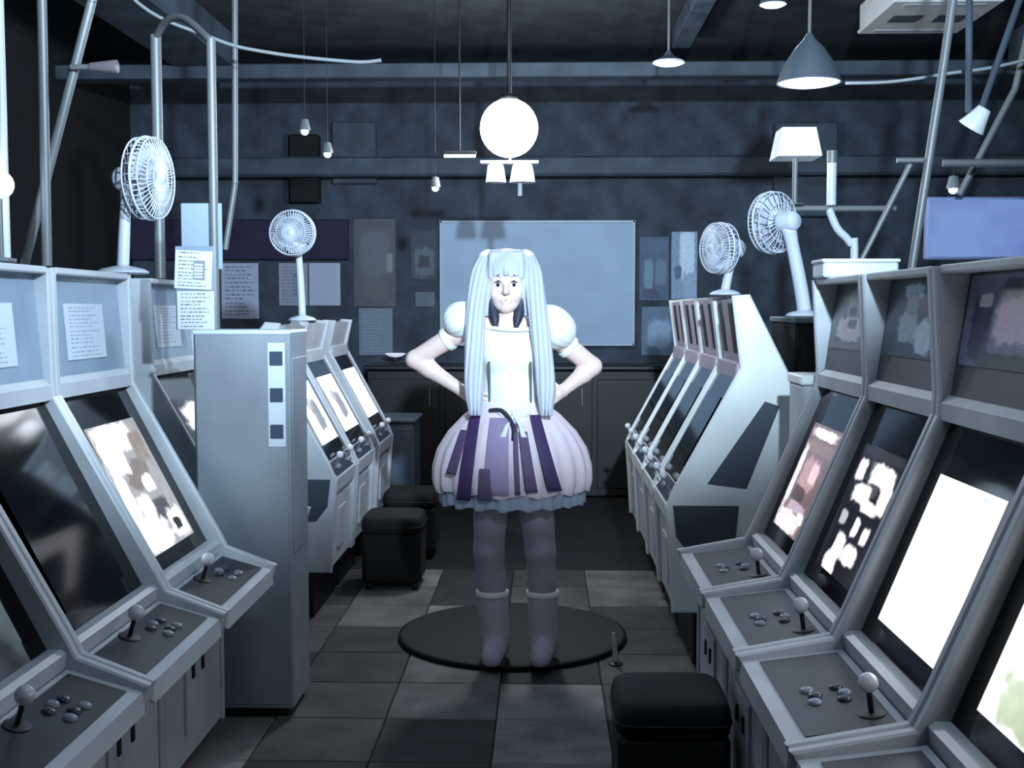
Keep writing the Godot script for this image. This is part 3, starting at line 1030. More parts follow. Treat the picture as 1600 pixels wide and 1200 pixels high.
func nets(st: SurfaceTool) -> void:
	var ids := {}
	var pos := PackedVector3Array()
	var nor := PackedVector3Array()
	var sx := 1
	var sy := f_n.x
	var sz := f_n.x * f_n.y
	var off := [0, sx, sy, sx + sy, sz, sx + sz, sy + sz, sx + sy + sz]
	var edges := [[0, 1], [2, 3], [4, 5], [6, 7], [0, 2], [1, 3], [4, 6], [5, 7], [0, 4], [1, 5], [2, 6], [3, 7]]
	for z in f_n.z - 1:
		for y in f_n.y - 1:
			var base := (z * f_n.y + y) * f_n.x
			for x in f_n.x - 1:
				var i := base + x
				var v0 := F[i]
				if v0 > f_cell * 2.5 or v0 < -f_cell * 2.5: continue
				var neg := 0
				for k in 8:
					if F[i + off[k]] < 0.0: neg += 1
				if neg == 0 or neg == 8: continue
				var s := Vector3.ZERO
				var n := 0
				for e in edges:
					var a := F[i + off[e[0]]]
					var b := F[i + off[e[1]]]
					if (a < 0.0) != (b < 0.0):
						var t := a / (a - b)
						var c0: int = e[0]
						var c1: int = e[1]
						s += Vector3(c0 & 1, (c0 >> 1) & 1, c0 >> 2).lerp(Vector3(c1 & 1, (c1 >> 1) & 1, c1 >> 2), t)
						n += 1
				s /= n
				var g := Vector3(
					F[i + 1] - F[i] + F[i + sy + 1] - F[i + sy] + F[i + sz + 1] - F[i + sz] + F[i + sy + sz + 1] - F[i + sy + sz],
					F[i + sy] - F[i] + F[i + sy + 1] - F[i + 1] + F[i + sz + sy] - F[i + sz] + F[i + sz + sy + 1] - F[i + sz + 1],
					F[i + sz] - F[i] + F[i + sz + 1] - F[i + 1] + F[i + sz + sy] - F[i + sy] + F[i + sz + sy + 1] - F[i + sy + 1])
				ids[i] = pos.size()
				pos.append(f_lo + (Vector3(x, y, z) + s) * f_cell)
				nor.append(g.normalized())
	var steps := [[sx, sy, sz], [sy, sz, sx], [sz, sx, sy]]
	for i in ids.keys():
		for q in steps:
			var a := F[i]
			var b := F[i + q[0]]
			if (a < 0.0) == (b < 0.0): continue
			var i1: int = i - q[1]
			var i2: int = i - q[1] - q[2]
			var i3: int = i - q[2]
			if not (ids.has(i1) and ids.has(i2) and ids.has(i3)): continue
			var w := [ids[i], ids[i1], ids[i2], ids[i3]]
			if a < 0.0: w = [w[0], w[3], w[2], w[1]]
			for k in [0, 1, 2, 0, 2, 3]:
				vert(st, pos[w[k]], nor[w[k]])

# ------------------------------------------------------------------ the performer
func skirt_r(y: float) -> float:
	var ys := [1.085, 1.06, 1.02, 0.95, 0.88, 0.81, 0.75, 0.70, 0.60]
	var rs := [0.122, 0.142, 0.196, 0.262, 0.304, 0.322, 0.322, 0.306, 0.30]
	for i in ys.size() - 1:
		if y >= ys[i + 1]:
			return lerpf(rs[i], rs[i + 1], clampf((ys[i] - y) / (ys[i] - ys[i + 1]), 0, 1))
	return 0.3

func cloth_bell(st: SurfaceTool, y0: float, y1: float, shrink: float, n: int, amp: float, th: float, wave: float) -> void:
	var seg := 144
	var rows := []
	var steps := 22
	for side in 2:
		for k in steps + 1:
			var f := float(k) / steps if side == 0 else 1.0 - float(k) / steps
			var line := PackedVector3Array()
			for i in seg:
				var a := TAU * i / seg
				var y := lerpf(y0, y1 + wave * sin(a * n * 0.5), f)
				var r := skirt_r(y) * shrink - (th if side == 1 else 0.0)
				r *= 1.0 + amp * f * sin(a * n) + amp * 0.4 * f * sin(a * 5.0 + 1.0)
				line.append(Vector3(r * sin(a), y, r * 0.82 * cos(a)))
			rows.append(line)
	sheet(st, rows, true, true)

# flat ribbon that lies on the skirt, from (x0, y0) down to (x1, y1)
func skirt_ribbon(st: SurfaceTool, x0: float, y0: float, x1: float, y1: float, w: float, lift := 0.0) -> void:
	var rows := []
	var n := 14
	for side in 2:
		for k in n + 1:
			var f := float(k) / n if side == 0 else 1.0 - float(k) / n
			var y := lerpf(y0, y1, f)
			var xm := lerpf(x0, x1, f)
			var r := skirt_r(y) + (0.022 if side == 0 else 0.014) + lift
			var line := PackedVector3Array()
			for i in 5:
				var x := clampf(xm + w * (i / 4.0 - 0.5) * (1.0 + 0.35 * f), -r * 0.97, r * 0.97)
				line.append(Vector3(x, y, 0.82 * sqrt(r * r - x * x) + (0.004 if side == 0 and i % 2 == 1 else 0.0)))
			rows.append(line)
	sheet(st, rows, false, true)

func hand(s: float, W: Vector3) -> void:
	var d := Vector3(-s * 0.62, -0.26, 0.74).normalized()
	var ax := (Vector3.UP - d * d.dot(Vector3.UP)).normalized()
	var K := W + d * 0.082
	bone(W, W + d * 0.03, 0.024, 0.024, 0.012)
	for k in 4:
		var o := ax * (0.028 - 0.0185 * k)
		bone(W + d * 0.02 + o * 0.6, K + o, 0.013, 0.0105, 0.008)
		var L: float = [0.068, 0.077, 0.071, 0.056][k]
		var d1 := Vector3(-s * 0.78, -0.20 - 0.05 * k, 0.58).normalized()
		var d2 := Vector3(-s * 0.95, -0.22 - 0.06 * k, 0.25).normalized()
		var j1 := K + o + d1 * L * 0.5
		var j2 := j1 + d2 * L * 0.5
		bone(K + o, j1, 0.0102, 0.009, 0.004)
		bone(j1, j2, 0.009, 0.0072, 0.004)
	var t0 := W + d * 0.02 + ax * 0.016
	var t1 := t0 + Vector3(-s * 0.35, 0.35, -0.6).normalized() * 0.042
	bone(t0, t1, 0.0135, 0.011, 0.008)
	bone(t1, t1 + Vector3(-s * 0.7, 0.1, -0.6).normalized() * 0.032, 0.0105, 0.008, 0.005)

func performer() -> void:
	var t := thing("person", "person in white puff-sleeved bodice, flared pink skirt and white twin-tailed wig, hands on hips", "person", Vector3(-0.13, 0.0272, -4.69))
	var skin := mat(Color(0.90, 0.80, 0.77), 0.5)
	skin.subsurf_scatter_enabled = true
	skin.subsurf_scatter_strength = 0.08
	var white := mat(Color(0.92, 0.94, 0.93), 0.7)
	white.rim_enabled = true
	white.rim = 0.3
	var wig := mat(Color(0.72, 0.75, 0.81), 0.55)
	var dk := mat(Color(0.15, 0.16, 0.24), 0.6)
	var violet := mat(Color(0.24, 0.17, 0.36), 0.65)
	var lav := mat(Color(0.60, 0.54, 0.68), 0.65)
	var pink := mat(Color(0.93, 0.87, 0.91), 0.7)
	var stock := mat(Color(0.64, 0.62, 0.68), 0.75)
	var hips := [Vector3(-0.075, 0.88, 0), Vector3(0.075, 0.88, 0)]
	var knees := [Vector3(-0.095, 0.46, 0.02), Vector3(0.118, 0.46, 0.025)]
	var ankles := [Vector3(-0.07, 0.10, -0.02), Vector3(0.132, 0.10, -0.02)]
	var toes := [Vector3(-0.078, 0.04, 0.12), Vector3(0.118, 0.04, 0.12)]
	var shl := [Vector3(-0.165, 1.385, -0.01), Vector3(0.140, 1.365, -0.01)]
	var elb := [Vector3(-0.405, 1.240, -0.075), Vector3(0.332, 1.212, -0.075)]
	var wri := [Vector3(-0.205, 1.112, -0.03), Vector3(0.205, 1.112, -0.03)]
	var H := Vector3(-0.022, 1.548, 0.0)
	# body: one surface
	var st := mb()
	field(Vector3(-0.5, -0.02, -0.2), Vector3(0.45, 1.52, 0.24), 0.012)
	bone(Vector3(-0.055, 0.90, -0.01), Vector3(0.055, 0.90, -0.01), 0.105, 0.105, 0.03, 0.9)
	bone(Vector3(0, 0.95, 0), Vector3(0, 1.09, 0), 0.105, 0.096, 0.05, 0.82)
	bone(Vector3(0, 1.09, 0), Vector3(0, 1.26, 0), 0.098, 0.115, 0.05, 0.78)
	bone(Vector3(-0.055, 1.265, 0.045), Vector3(0.055, 1.265, 0.045), 0.055, 0.055, 0.03)
	bone(Vector3(-0.12, 1.375, -0.01), Vector3(0.12, 1.36, -0.01), 0.052, 0.052, 0.05, 0.9)
	bone(Vector3(0, 1.36, -0.015), Vector3(-0.015, 1.47, -0.005), 0.05, 0.043, 0.03)
	for s in 2:
		bone(hips[s], knees[s], 0.086, 0.056, 0.03)
		bone(knees[s], knees[s].lerp(ankles[s], 0.35) + Vector3(0, 0, -0.015), 0.054, 0.053, 0.02)
		bone(knees[s].lerp(ankles[s], 0.35) + Vector3(0, 0, -0.015), ankles[s], 0.053, 0.036, 0.02)
		bone(ankles[s] + Vector3(0, -0.05, -0.01), toes[s], 0.036, 0.028, 0.02)
		bone(shl[s], elb[s], 0.047, 0.037, 0.03)
		bone(elb[s], elb[s].lerp(wri[s], 0.3), 0.037, 0.036, 0.015)
		bone(elb[s].lerp(wri[s], 0.3), wri[s], 0.036, 0.024, 0.015)
	nets(st)
	for s in 2:
		var sg := -1.0 if s == 0 else 1.0
		field(wri[s] - Vector3(0.13, 0.10, 0.10), wri[s] + Vector3(0.13, 0.10, 0.16), 0.0045)
		bone(elb[s].lerp(wri[s], 0.6), wri[s], 0.030, 0.0238, 0.012)
		hand(sg, wri[s])
		nets(st)
	# head
	field(H - Vector3(0.12, 0.16, 0.13), H + Vector3(0.12, 0.15, 0.15), 0.0042)
	bone(H + Vector3(0, 0.035, -0.012), H + Vector3(0, 0.02, 0.0), 0.083, 0.083, 0.02, 1.08)
	bone(H + Vector3(0, -0.02, 0.018), H + Vector3(0, -0.085, 0.045), 0.068, 0.030, 0.03)
	bone(H + Vector3(-0.03, -0.075, 0.03), H + Vector3(0.03, -0.075, 0.03), 0.025, 0.025, 0.03)
	bone(H + Vector3(0, -0.05, -0.02), H + Vector3(0.008, -0.15, -0.012), 0.045, 0.043, 0.02)
	for s in [-1, 1]:
		bone(H + Vector3(0.034 * s, -0.004, 0.098), H + Vector3(0.03 * s, -0.004, 0.098), 0.017, 0.017, 0.014, 1.0, true)
		bone(H + Vector3(0.02 * s, 0.024, 0.079), H + Vector3(0.046 * s, 0.022, 0.068), 0.010, 0.008, 0.014)
		bone(H + Vector3(0.042 * s, -0.038, 0.055), H + Vector3(0.036 * s, -0.045, 0.055), 0.02, 0.02, 0.025)
		bone(H + Vector3(0.08 * s, 0.012, -0.005), H + Vector3(0.08 * s, -0.025, 0.0), 0.014, 0.009, 0.008)
	bone(H + Vector3(0, 0.008, 0.082), H + Vector3(0, -0.032, 0.103), 0.008, 0.011, 0.012)
	bone(H + Vector3(-0.011, -0.034, 0.09), H + Vector3(0.011, -0.034, 0.09), 0.008, 0.008, 0.008)
	bone(H + Vector3(-0.010, -0.063, 0.074), H + Vector3(0.010, -0.063, 0.074), 0.006, 0.006, 0.014)
	bone(H + Vector3(-0.008, -0.072, 0.072), H + Vector3(0.008, -0.072, 0.072), 0.006, 0.006, 0.014)
	nets(st)
	put("body", st, skin, t)
	for s in [-1, 1]:
		st = mb()
		ball(st, H + Vector3(0.032 * s, -0.003, 0.072), Vector3(0.0135, 0.0115, 0.0115), 16)
		var ey := put("eye", st, mat(Color(0.85, 0.87, 0.9), 0.2), t)
		st = mb()
		ball(st, H + Vector3(0.032 * s, -0.003, 0.081), Vector3(0.0075, 0.0085, 0.004), 14)
		put("iris", st, mat(Color(0.06, 0.07, 0.12), 0.15), ey)
		st = mb()
		tube(st, [H + Vector3(0.016 * s, 0.005, 0.084), H + Vector3(0.03 * s, 0.012, 0.086), H + Vector3(0.048 * s, 0.004, 0.074)], [0.002, 0.0042, 0.002], 8)
		put("eyelash", st, dk, t)
		st = mb()
		tube(st, [H + Vector3(0.014 * s, 0.027, 0.091), H + Vector3(0.032 * s, 0.034, 0.087), H + Vector3(0.052 * s, 0.025, 0.07)], [0.002, 0.0038, 0.0015], 8)
		put("eyebrow", st, dk, t)
	st = mb()
	tube(st, [H + Vector3(-0.015, -0.066, 0.071), H + Vector3(-0.006, -0.064, 0.0815), H + Vector3(0.006, -0.064, 0.0815), H + Vector3(0.015, -0.066, 0.071)], [0.0015, 0.003, 0.003, 0.0015], 8)
	tube(st, [H + Vector3(-0.012, -0.068, 0.071), H + Vector3(0, -0.072, 0.080), H + Vector3(0.012, -0.068, 0.071)], [0.0015, 0.0035, 0.0015], 8)
	put("lips", st, mat(Color(0.75, 0.58, 0.60), 0.4), t)
	# wig: cap with fringe, then two tails
	st = mb()
	field(H - Vector3(0.14, 0.17, 0.15), H + Vector3(0.14, 0.17, 0.15), 0.006)
	bone(H + Vector3(0, 0.045, -0.015), H + Vector3(0, 0.005, -0.02), 0.101, 0.103, 0.02, 1.08)
	bone(H + Vector3(0, 0.0, -0.05), H + Vector3(0, -0.1, -0.055), 0.085, 0.06, 0.03)
	for s in [-1, 1]:
		bone(H + Vector3(0.083 * s, 0.03, 0.035), H + Vector3(0.082 * s, -0.12, 0.04), 0.022, 0.012, 0.02)
		bone(H + Vector3(0.06 * s, 0.11, -0.01), H + Vector3(0.088 * s, 0.118, -0.01), 0.03, 0.022, 0.02)
	bone(H + Vector3(-0.018, -0.02, 0.10), H + Vector3(0.018, -0.02, 0.10), 0.052, 0.052, 0.01, 1.4, true)
	bone(H + Vector3(0, -0.09, 0.085), H + Vector3(0, -0.14, 0.085), 0.062, 0.062, 0.01, 1.2, true)
	for k in 7:
		var a := (k - 3) / 3.0
		bone(H + Vector3(0.055 * a, 0.115, 0.045), H + Vector3(0.062 * a, 0.03 + 0.008 * (k % 2), 0.100 - 0.03 * absf(a)), 0.017, 0.009, 0.006)
	nets(st)
	var hair := put("hair", st, wig, t)
	for s in [-1, 1]:
		var x0 = 0.088 * s + H.x
		var main := spline([Vector3(x0, 1.668, -0.01), Vector3(x0 + 0.018 * s, 1.60, 0.03), Vector3(-0.02 + 0.122 * s, 1.46, 0.075), Vector3(-0.012 + 0.134 * s, 1.30, 0.125), Vector3(-0.005 + 0.142 * s, 1.16, 0.135), Vector3(0.14 * s, 1.03, 0.175)], 6)
		st = mb()
		for q in 9:
			var path := []
			var rad := []
			var ph := TAU * q / 8.0
			var rr := 0.0 if q == 8 else 1.0
			for i in main.size():
				var f := float(i) / (main.size() - 1)
				var wd := lerpf(0.012, 0.027, smoothstep(0.0, 0.25, f)) * lerpf(1.0, 0.7, smoothstep(0.75, 1.0, f))
				path.append(main[i] + Vector3(cos(ph + f * 1.6) * wd, 0, sin(ph + f * 1.6) * wd * 0.6) * rr)
				rad.append(lerpf(0.012, 0.0145, f) * lerpf(1.0, 0.35, smoothstep(0.85, 1.0, f)))
			tube(st, path, rad, 8)
		put("hair_tail", st, wig, hair)
		st = mb()
		lathe(st, [[0.016, -0.012], [0.026, -0.008], [0.026, 0.008], [0.016, 0.012]], Transform3D(Basis(Vector3.BACK, -0.5 * s), Vector3(x0, 1.672, -0.01)), 18)
		put("hair_tie", st, white, hair)
	for s in [-1, 1]:  # dark tapered lobe down each side of the neck
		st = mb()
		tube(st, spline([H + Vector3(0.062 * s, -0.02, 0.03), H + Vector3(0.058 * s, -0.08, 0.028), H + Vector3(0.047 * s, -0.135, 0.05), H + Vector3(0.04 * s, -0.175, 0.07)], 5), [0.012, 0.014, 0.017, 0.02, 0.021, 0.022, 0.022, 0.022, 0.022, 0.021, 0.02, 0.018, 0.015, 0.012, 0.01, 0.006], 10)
		put("dark_neck_lobe", st, dk, t).set_meta("label", "dark lobes either side of the neck under the white wig")
	# bodice
	st = mb()
	field(Vector3(-0.24, 1.0, -0.16), Vector3(0.24, 1.46, 0.18), 0.009)
	bone(Vector3(0, 1.0, 0), Vector3(0, 1.09, 0), 0.117, 0.107, 0.04, 0.82)
	bone(Vector3(0, 1.09, 0), Vector3(0, 1.26, 0), 0.108, 0.127, 0.05, 0.80)
	bone(Vector3(-0.058, 1.268, 0.048), Vector3(0.058, 1.268, 0.048), 0.062, 0.062, 0.04)
	bone(Vector3(-0.09, 1.34, -0.005), Vector3(0.09, 1.335, -0.005), 0.068, 0.068, 0.04, 0.95)
	cut(Vector3(0, 1, 0.12).normalized(), Vector3(0, 1.372, 0.06))
	cut(Vector3(0, -1, 0), Vector3(0, 1.045, 0))
	nets(st)
	var bod := put("bodice", st, white, t)
	for s in [-1, 1]:
		st = mb()
		var pts := []
		for k in 7:
			var y := 1.235 - 0.028 * k
			var rx := 0.116 + 0.020 * smoothstep(1.1, 1.24, y)
			var x = 0.083 * s - 0.006
			pts.append(Vector3(x, y, 0.83 * sqrt(rx * rx - x * x) + 0.006 + 0.022 * smoothstep(1.17, 1.24, y)))
		tube(st, pts, [0.012], 10, 0.4)
		put("bodice_stripe", st, mat(Color(0.33, 0.40, 0.40), 0.6), bod)
	st = mb()
	tube(st, spline([Vector3(-0.13, 1.378, 0.03), Vector3(-0.07, 1.372, 0.075), Vector3(0, 1.366, 0.09), Vector3(0.07, 1.368, 0.075), Vector3(0.13, 1.375, 0.03)], 5), [0.008], 10)
	put("neckline_trim", st, white, bod)
	# puffed sleeves with gathers, cuff bands
	var pc := [Vector3(-0.205, 1.405, 0.0), Vector3(0.165, 1.375, 0.005)]
	var pr := [Vector3(0.068, 0.085, 0.075), Vector3(0.092, 0.094, 0.085)]
	for s in 2:
		st = mb()
		var ax: Vector3 = (elb[s] - shl[s]).normalized()
		var b := frame_of(ax)
		var rows := []
		for i in 15:
			var a := PI * (0.06 + 0.88 * i / 14.0)
			var line := PackedVector3Array()
			for q in 72:
				var an := TAU * q / 72
				var rr := sin(a) * (1.0 + 0.05 * sin(an * 14) * (1.0 - 0.7 * sin(a)) + 0.02 * sin(an * 5 + s))
				line.append(pc[s] + b * Vector3(cos(an) * rr * pr[s].y, -cos(a) * pr[s].x * 1.1, sin(an) * rr * pr[s].z))
			rows.append(line)
		sheet(st, rows)
		var sl := put("puffed_sleeve", st, white, t)
		st = mb()
		lathe(st, [[0.044, -0.014], [0.050, -0.010], [0.050, 0.010], [0.044, 0.014]], Transform3D(b, shl[s] + ax * 0.118), 24)
		put("cuff", st, white, sl)
	# skirt
	st = mb()
	cloth_bell(st, 1.085, 0.715, 1.0, 24, 0.028, 0.006, 0.008)
	var sk := put("skirt", st, pink, t)
	st = mb()
	cloth_bell(st, 0.93, 0.66, 0.955, 36, 0.035, 0.005, 0.006)
	put("petticoat", st, mat(Color(0.62, 0.68, 0.76), 0.75), sk)
	st = mb()
	skirt_ribbon(st, -0.045, 1.02, -0.055, 0.73, 0.075)
	put("skirt_panel", st, lav, sk)
	for q in [[-0.140, 1.05, -0.185, 0.70, 0.042, 0], [-0.185, 0.97, -0.235, 0.80, 0.032, 1], [0.018, 1.0, 0.03, 0.73, 0.016, 1], [0.048, 0.97, 0.085, 0.74, 0.034, 1], [0.095, 1.03, 0.175, 0.74, 0.040, 0], [-0.098, 0.83, -0.098, 0.705, 0.042, 1]]:
		st = mb()
		skirt_ribbon(st, q[0], q[1], q[2], q[3], q[4], 0.004)
		put("skirt_ribbon", st, violet if q[5] == 0 else mat(Color(0.36, 0.29, 0.43), 0.65), sk)
	st = mb()
	var band := []
	for i in 41:
		var a := TAU * i / 40
		band.append(Vector3(0.126 * sin(a), 1.075 - 0.012 * cos(a), 0.106 * cos(a)))
	tube(st, band, [0.010], 8)
	put("waistband", st, white, sk)
	st = mb()
	tube(st, spline([Vector3(-0.085, 1.045, 0.125), Vector3(-0.04, 1.05, 0.165), Vector3(-0.01, 1.025, 0.18), Vector3(0.012, 0.985, 0.205), Vector3(0.012, 0.94, 0.235)], 6), [0.008], 8)
	put("cord", st, dk, sk)
	st = mb()
	for s in [-1, 1]:
		ball(st, Vector3(0.012 + 0.032 * s, 1.035 , 0.15), Vector3(0.034, 0.02, 0.014), 14, Basis(Vector3.BACK, 0.3 * s))
		tube(st, [Vector3(0.012, 1.03, 0.155), Vector3(0.012 + 0.03 * s, 0.99, 0.20), Vector3(0.012 + 0.042 * s, 0.95, 0.235)], [0.008, 0.012, 0.014], 8, 0.4)
	ball(st, Vector3(0.012, 1.034, 0.16), Vector3(0.013, 0.015, 0.012), 12)
	put("bow", st, white, sk)
	# stockings and boots
	for s in 2:
		st = mb()
		field(Vector3(minf(hips[s].x, ankles[s].x) - 0.12, 0.05, -0.13), Vector3(maxf(hips[s].x, ankles[s].x) + 0.12, 0.75, 0.14), 0.011)
		bone(hips[s].lerp(knees[s], 0.3), knees[s], 0.080, 0.061, 0.02)
		bone(knees[s], knees[s].lerp(ankles[s], 0.35) + Vector3(0, 0, -0.015), 0.060, 0.059, 0.02)
		bone(knees[s].lerp(ankles[s], 0.35) + Vector3(0, 0, -0.015), ankles[s], 0.059, 0.046, 0.02)
		cut(Vector3.UP, Vector3(0, 0.715, 0))
		nets(st)
		put("stocking", st, stock, t)
		st = mb()
		field(Vector3(ankles[s].x - 0.13, -0.03, -0.14), Vector3(ankles[s].x + 0.13, 0.36, 0.22), 0.008)
		bone(knees[s].lerp(ankles[s], 0.5) + Vector3(0, 0, -0.008), ankles[s], 0.064, 0.058, 0.02)
		bone(ankles[s], ankles[s] + Vector3(0, -0.06, -0.005), 0.056, 0.052, 0.02)
		bone(ankles[s] + Vector3(0, -0.05, 0.0), toes[s] + Vector3(0, 0.0, 0), 0.05, 0.042, 0.03)
		cut(Vector3.UP, Vector3(0, 0.29, 0))
		cut(Vector3.DOWN, Vector3(0, 0.012, 0))
		nets(st)
		var bt := put("boot", st, mat(Color(0.74, 0.71, 0.77), 0.6), t)
		for q in [[0.0, 0.05], [0.085, 0.05]]:
			st = mb()
			box(st, ankles[s].lerp(toes[s], 0.5) * Vector3(1, 0, 1) + Vector3(0, 0.008, -0.055 + q[0]), Vector3(0.085 if q[0] == 0.0 else 0.092, 0.016, 0.10), 0.004)
			put("sole", st, M.dark, bt)
		st = mb()
		lathe(st, [[0.060, -0.012], [0.068, -0.009], [0.068, 0.009], [0.060, 0.012]], Transform3D(Basis.IDENTITY, Vector3(lerpf(knees[s].x, ankles[s].x, 0.52), 0.278, -0.006)), 28)
		put("boot_cuff", st, white, bt)

# ------------------------------------------------------------------ things on the floor
func floor_things() -> void:
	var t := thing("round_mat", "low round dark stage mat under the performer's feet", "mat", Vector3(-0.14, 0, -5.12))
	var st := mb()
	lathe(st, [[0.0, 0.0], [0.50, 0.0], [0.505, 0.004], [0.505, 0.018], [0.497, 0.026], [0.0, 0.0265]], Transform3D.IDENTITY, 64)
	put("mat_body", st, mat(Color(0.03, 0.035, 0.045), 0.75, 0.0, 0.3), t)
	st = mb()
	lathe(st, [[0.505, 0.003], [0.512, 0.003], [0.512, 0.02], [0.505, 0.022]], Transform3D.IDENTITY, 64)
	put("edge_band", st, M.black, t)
	t = thing("marker_post", "short thin pale upright post at the right edge of the round mat", "post", Vector3(0.30, 0, -4.72))
	st = mb()
	lathe(st, [[0.0, 0.0], [0.03, 0.0], [0.03, 0.006], [0.009, 0.012], [0.0, 0.012]], Transform3D.IDENTITY, 18)
	put("foot", st, M.dark, t)
	st = mb()
	tube(st, [Vector3(0, 0.01, 0), Vector3(0, 0.02, 0), Vector3(-0.008, 0.13, 0), Vector3(-0.010, 0.135, 0)], [0.012, 0.012, 0.008, 0.005], 12)
	put("shaft", st, mat(Color(0.72, 0.72, 0.72), 0.6), t)
	# black box stools
	var a := stool("black cube stool at the bottom edge of the picture, beside the near right machines")
	a.position = Vector3(0.36, 0, -3.25)
	copy(a, Vector3(-0.80, 0, -6.1), 90, "black cube stool before the lit machine just behind the tall grey cabinet")
	copy(a, Vector3(-0.80, 0, -6.9), 90, "black cube stool in the dark before the second far left machine")

func stool(label: String) -> Node3D:
	var t := thing("cube_stool", label, "stool", Vector3.ZERO, 0, "black cube stools")
	var fab := mat(Color(0.012, 0.012, 0.014), 0.8, 0.0, 0.3)
	var st := mb()
	box(st, Vector3(0, 0.17, 0), Vector3(0.31, 0.27, 0.31), 0.02)
	put("body", st, fab, t)
	st = mb()
	# pillowed cushion
	var rows := []
	for q in [[0.86, 0.298], [0.98, 0.304], [1.0, 0.33], [1.0, 0.355], [0.96, 0.380], [0.86, 0.392], [0.55, 0.398], [0.0, 0.40]]:
		var line := PackedVector3Array()
		for i in 64:
			var an := TAU * i / 64
			var c := cos(an)
			var s := sin(an)
			var k: float = q[0] * 0.162 / pow(pow(absf(c), 7) + pow(absf(s), 7), 1.0 / 7.0)
			line.append(Vector3(c * k, q[1], s * k))
		rows.append(line)
	sheet(st, rows)
	var cu := put("cushion", st, fab, t)
	st = mb()
	var path := []
	for i in 65:
		var an := TAU * i / 64
		var k := 0.1635 / pow(pow(absf(cos(an)), 7) + pow(absf(sin(an)), 7), 1.0 / 7.0)
		path.append(Vector3(cos(an) * k, 0.334, sin(an) * k))
	tube(st, path, [0.003], 6)
	put("piping", st, M.black, cu)
	for sx in [-1, 1]:
		for sz in [-1, 1]:
			st = mb()
			lathe(st, [[0, 0], [0.014, 0], [0.018, 0.036], [0, 0.036]], Transform3D(Basis.IDENTITY, Vector3(0.12 * sx, 0, 0.12 * sz)), 12)
			put("foot", st, M.black, t)
	return t

# ------------------------------------------------------------------ fans
# base at the node; head axis turned by yaw (0 faces the camera)
func fan(label: String, at: Vector3, stem: float, head: Vector3, r: float, yaw: float, sr: float) -> Node3D:
	var t := thing("electric_fan", label, "fan", at, 0, "white electric fans on the machines")
	var st := mb()
	lathe(st, [[0, 0], [r * 0.62, 0], [r * 0.62, 0.008], [r * 0.5, 0.018], [r * 0.18, 0.028], [0, 0.03]])
	put("base", st, M.fan, t)
	var hb := Basis(Vector3.UP, yaw)
	var back := head + hb * Vector3(0, -0.02, -0.075)
	st = mb()
	tube(st, spline([Vector3(0, 0.02, 0), Vector3(0, stem * 0.5, 0).lerp(Vector3(back.x, stem * 0.5, back.z), 0.4), back], 5), [sr, sr, sr, sr, sr * 0.97, sr * 0.95, sr * 0.93, sr * 0.9, sr * 0.9, sr, sr * 1.1], 14)
	put("stem", st, M.fan, t)
	var tr := Transform3D(hb * Basis(Vector3.RIGHT, PI / 2), head)
	st = mb()
	lathe(st, [[0, -0.12], [0.03, -0.118], [0.042, -0.10], [0.044, -0.05], [0.036, -0.02], [0, -0.015]], tr, 24)
	put("motor", st, M.fan, t)
	# blades: pale plastic, seen through the guard
	st = mb()
	for k in 5:
		var rows := []
		for side in 2:
			for i in 9:
				var f := i / 8.0 if side == 0 else 1.0 - i / 8.0
				var line := PackedVector3Array()
				for j in 9:
					var rr := lerpf(0.03, r * 0.9, j / 8.0)
					var wd := 0.62 * sin(PI * (0.2 + 0.75 * j / 8.0)) + 0.28
					var an := TAU * k / 5 + (f - 0.5) * wd * 1.8
					line.append(tr * Vector3(cos(an) * rr, (f - 0.5) * 0.04 + (0.003 if side else 0.0) + 0.012, sin(an) * rr))
				rows.append(line)
		sheet(st, rows, false, true)
	put("blades", st, M.fan, t)
	st = mb()
	lathe(st, [[0, 0.035], [0.022, 0.03], [0.028, 0.015], [0.028, -0.012], [0, -0.014]], tr, 20)
	put("hub", st, M.white, t)
	# wire guard
	st = mb()
	for q in [[1.0, 0.01, 0.005], [0.98, 0.036, 0.003], [0.98, -0.02, 0.003], [0.66, 0.048, 0.0022], [0.36, 0.052, 0.0022], [0.62, -0.035, 0.0022]]:
		var ring := []
		for i in 41:
			var an := TAU * i / 40
			ring.append(tr * Vector3(cos(an) * r * q[0], q[1], sin(an) * r * q[0]))
		tube(st, ring, [q[2]], 6)
	for k in 48:
		var an := TAU * k / 48
		var e := Vector3(cos(an), 0, sin(an))
		tube(st, [tr * (e * r * 0.16 + Vector3(0, 0.053, 0)), tr * (e * r * 0.66 + Vector3(0, 0.049, 0)), tr * (e * r * 0.98 + Vector3(0, 0.034, 0)), tr * (e * r + Vector3(0, 0.01, 0))], [0.0023], 4)
		if k % 2 == 0: tube(st, [tr * (e * 0.035 + Vector3(0, -0.04, 0)), tr * (e * r * 0.62 + Vector3(0, -0.036, 0)), tr * (e * r * 0.98 + Vector3(0, -0.018, 0)), tr * (e * r + Vector3(0, 0.008, 0))], [0.0023], 4)
	lathe(st, [[0, 0.058], [r * 0.17, 0.056], [r * 0.17, 0.05], [0, 0.05]], tr, 20)
	put("guard", st, M.fan, t)
	return t

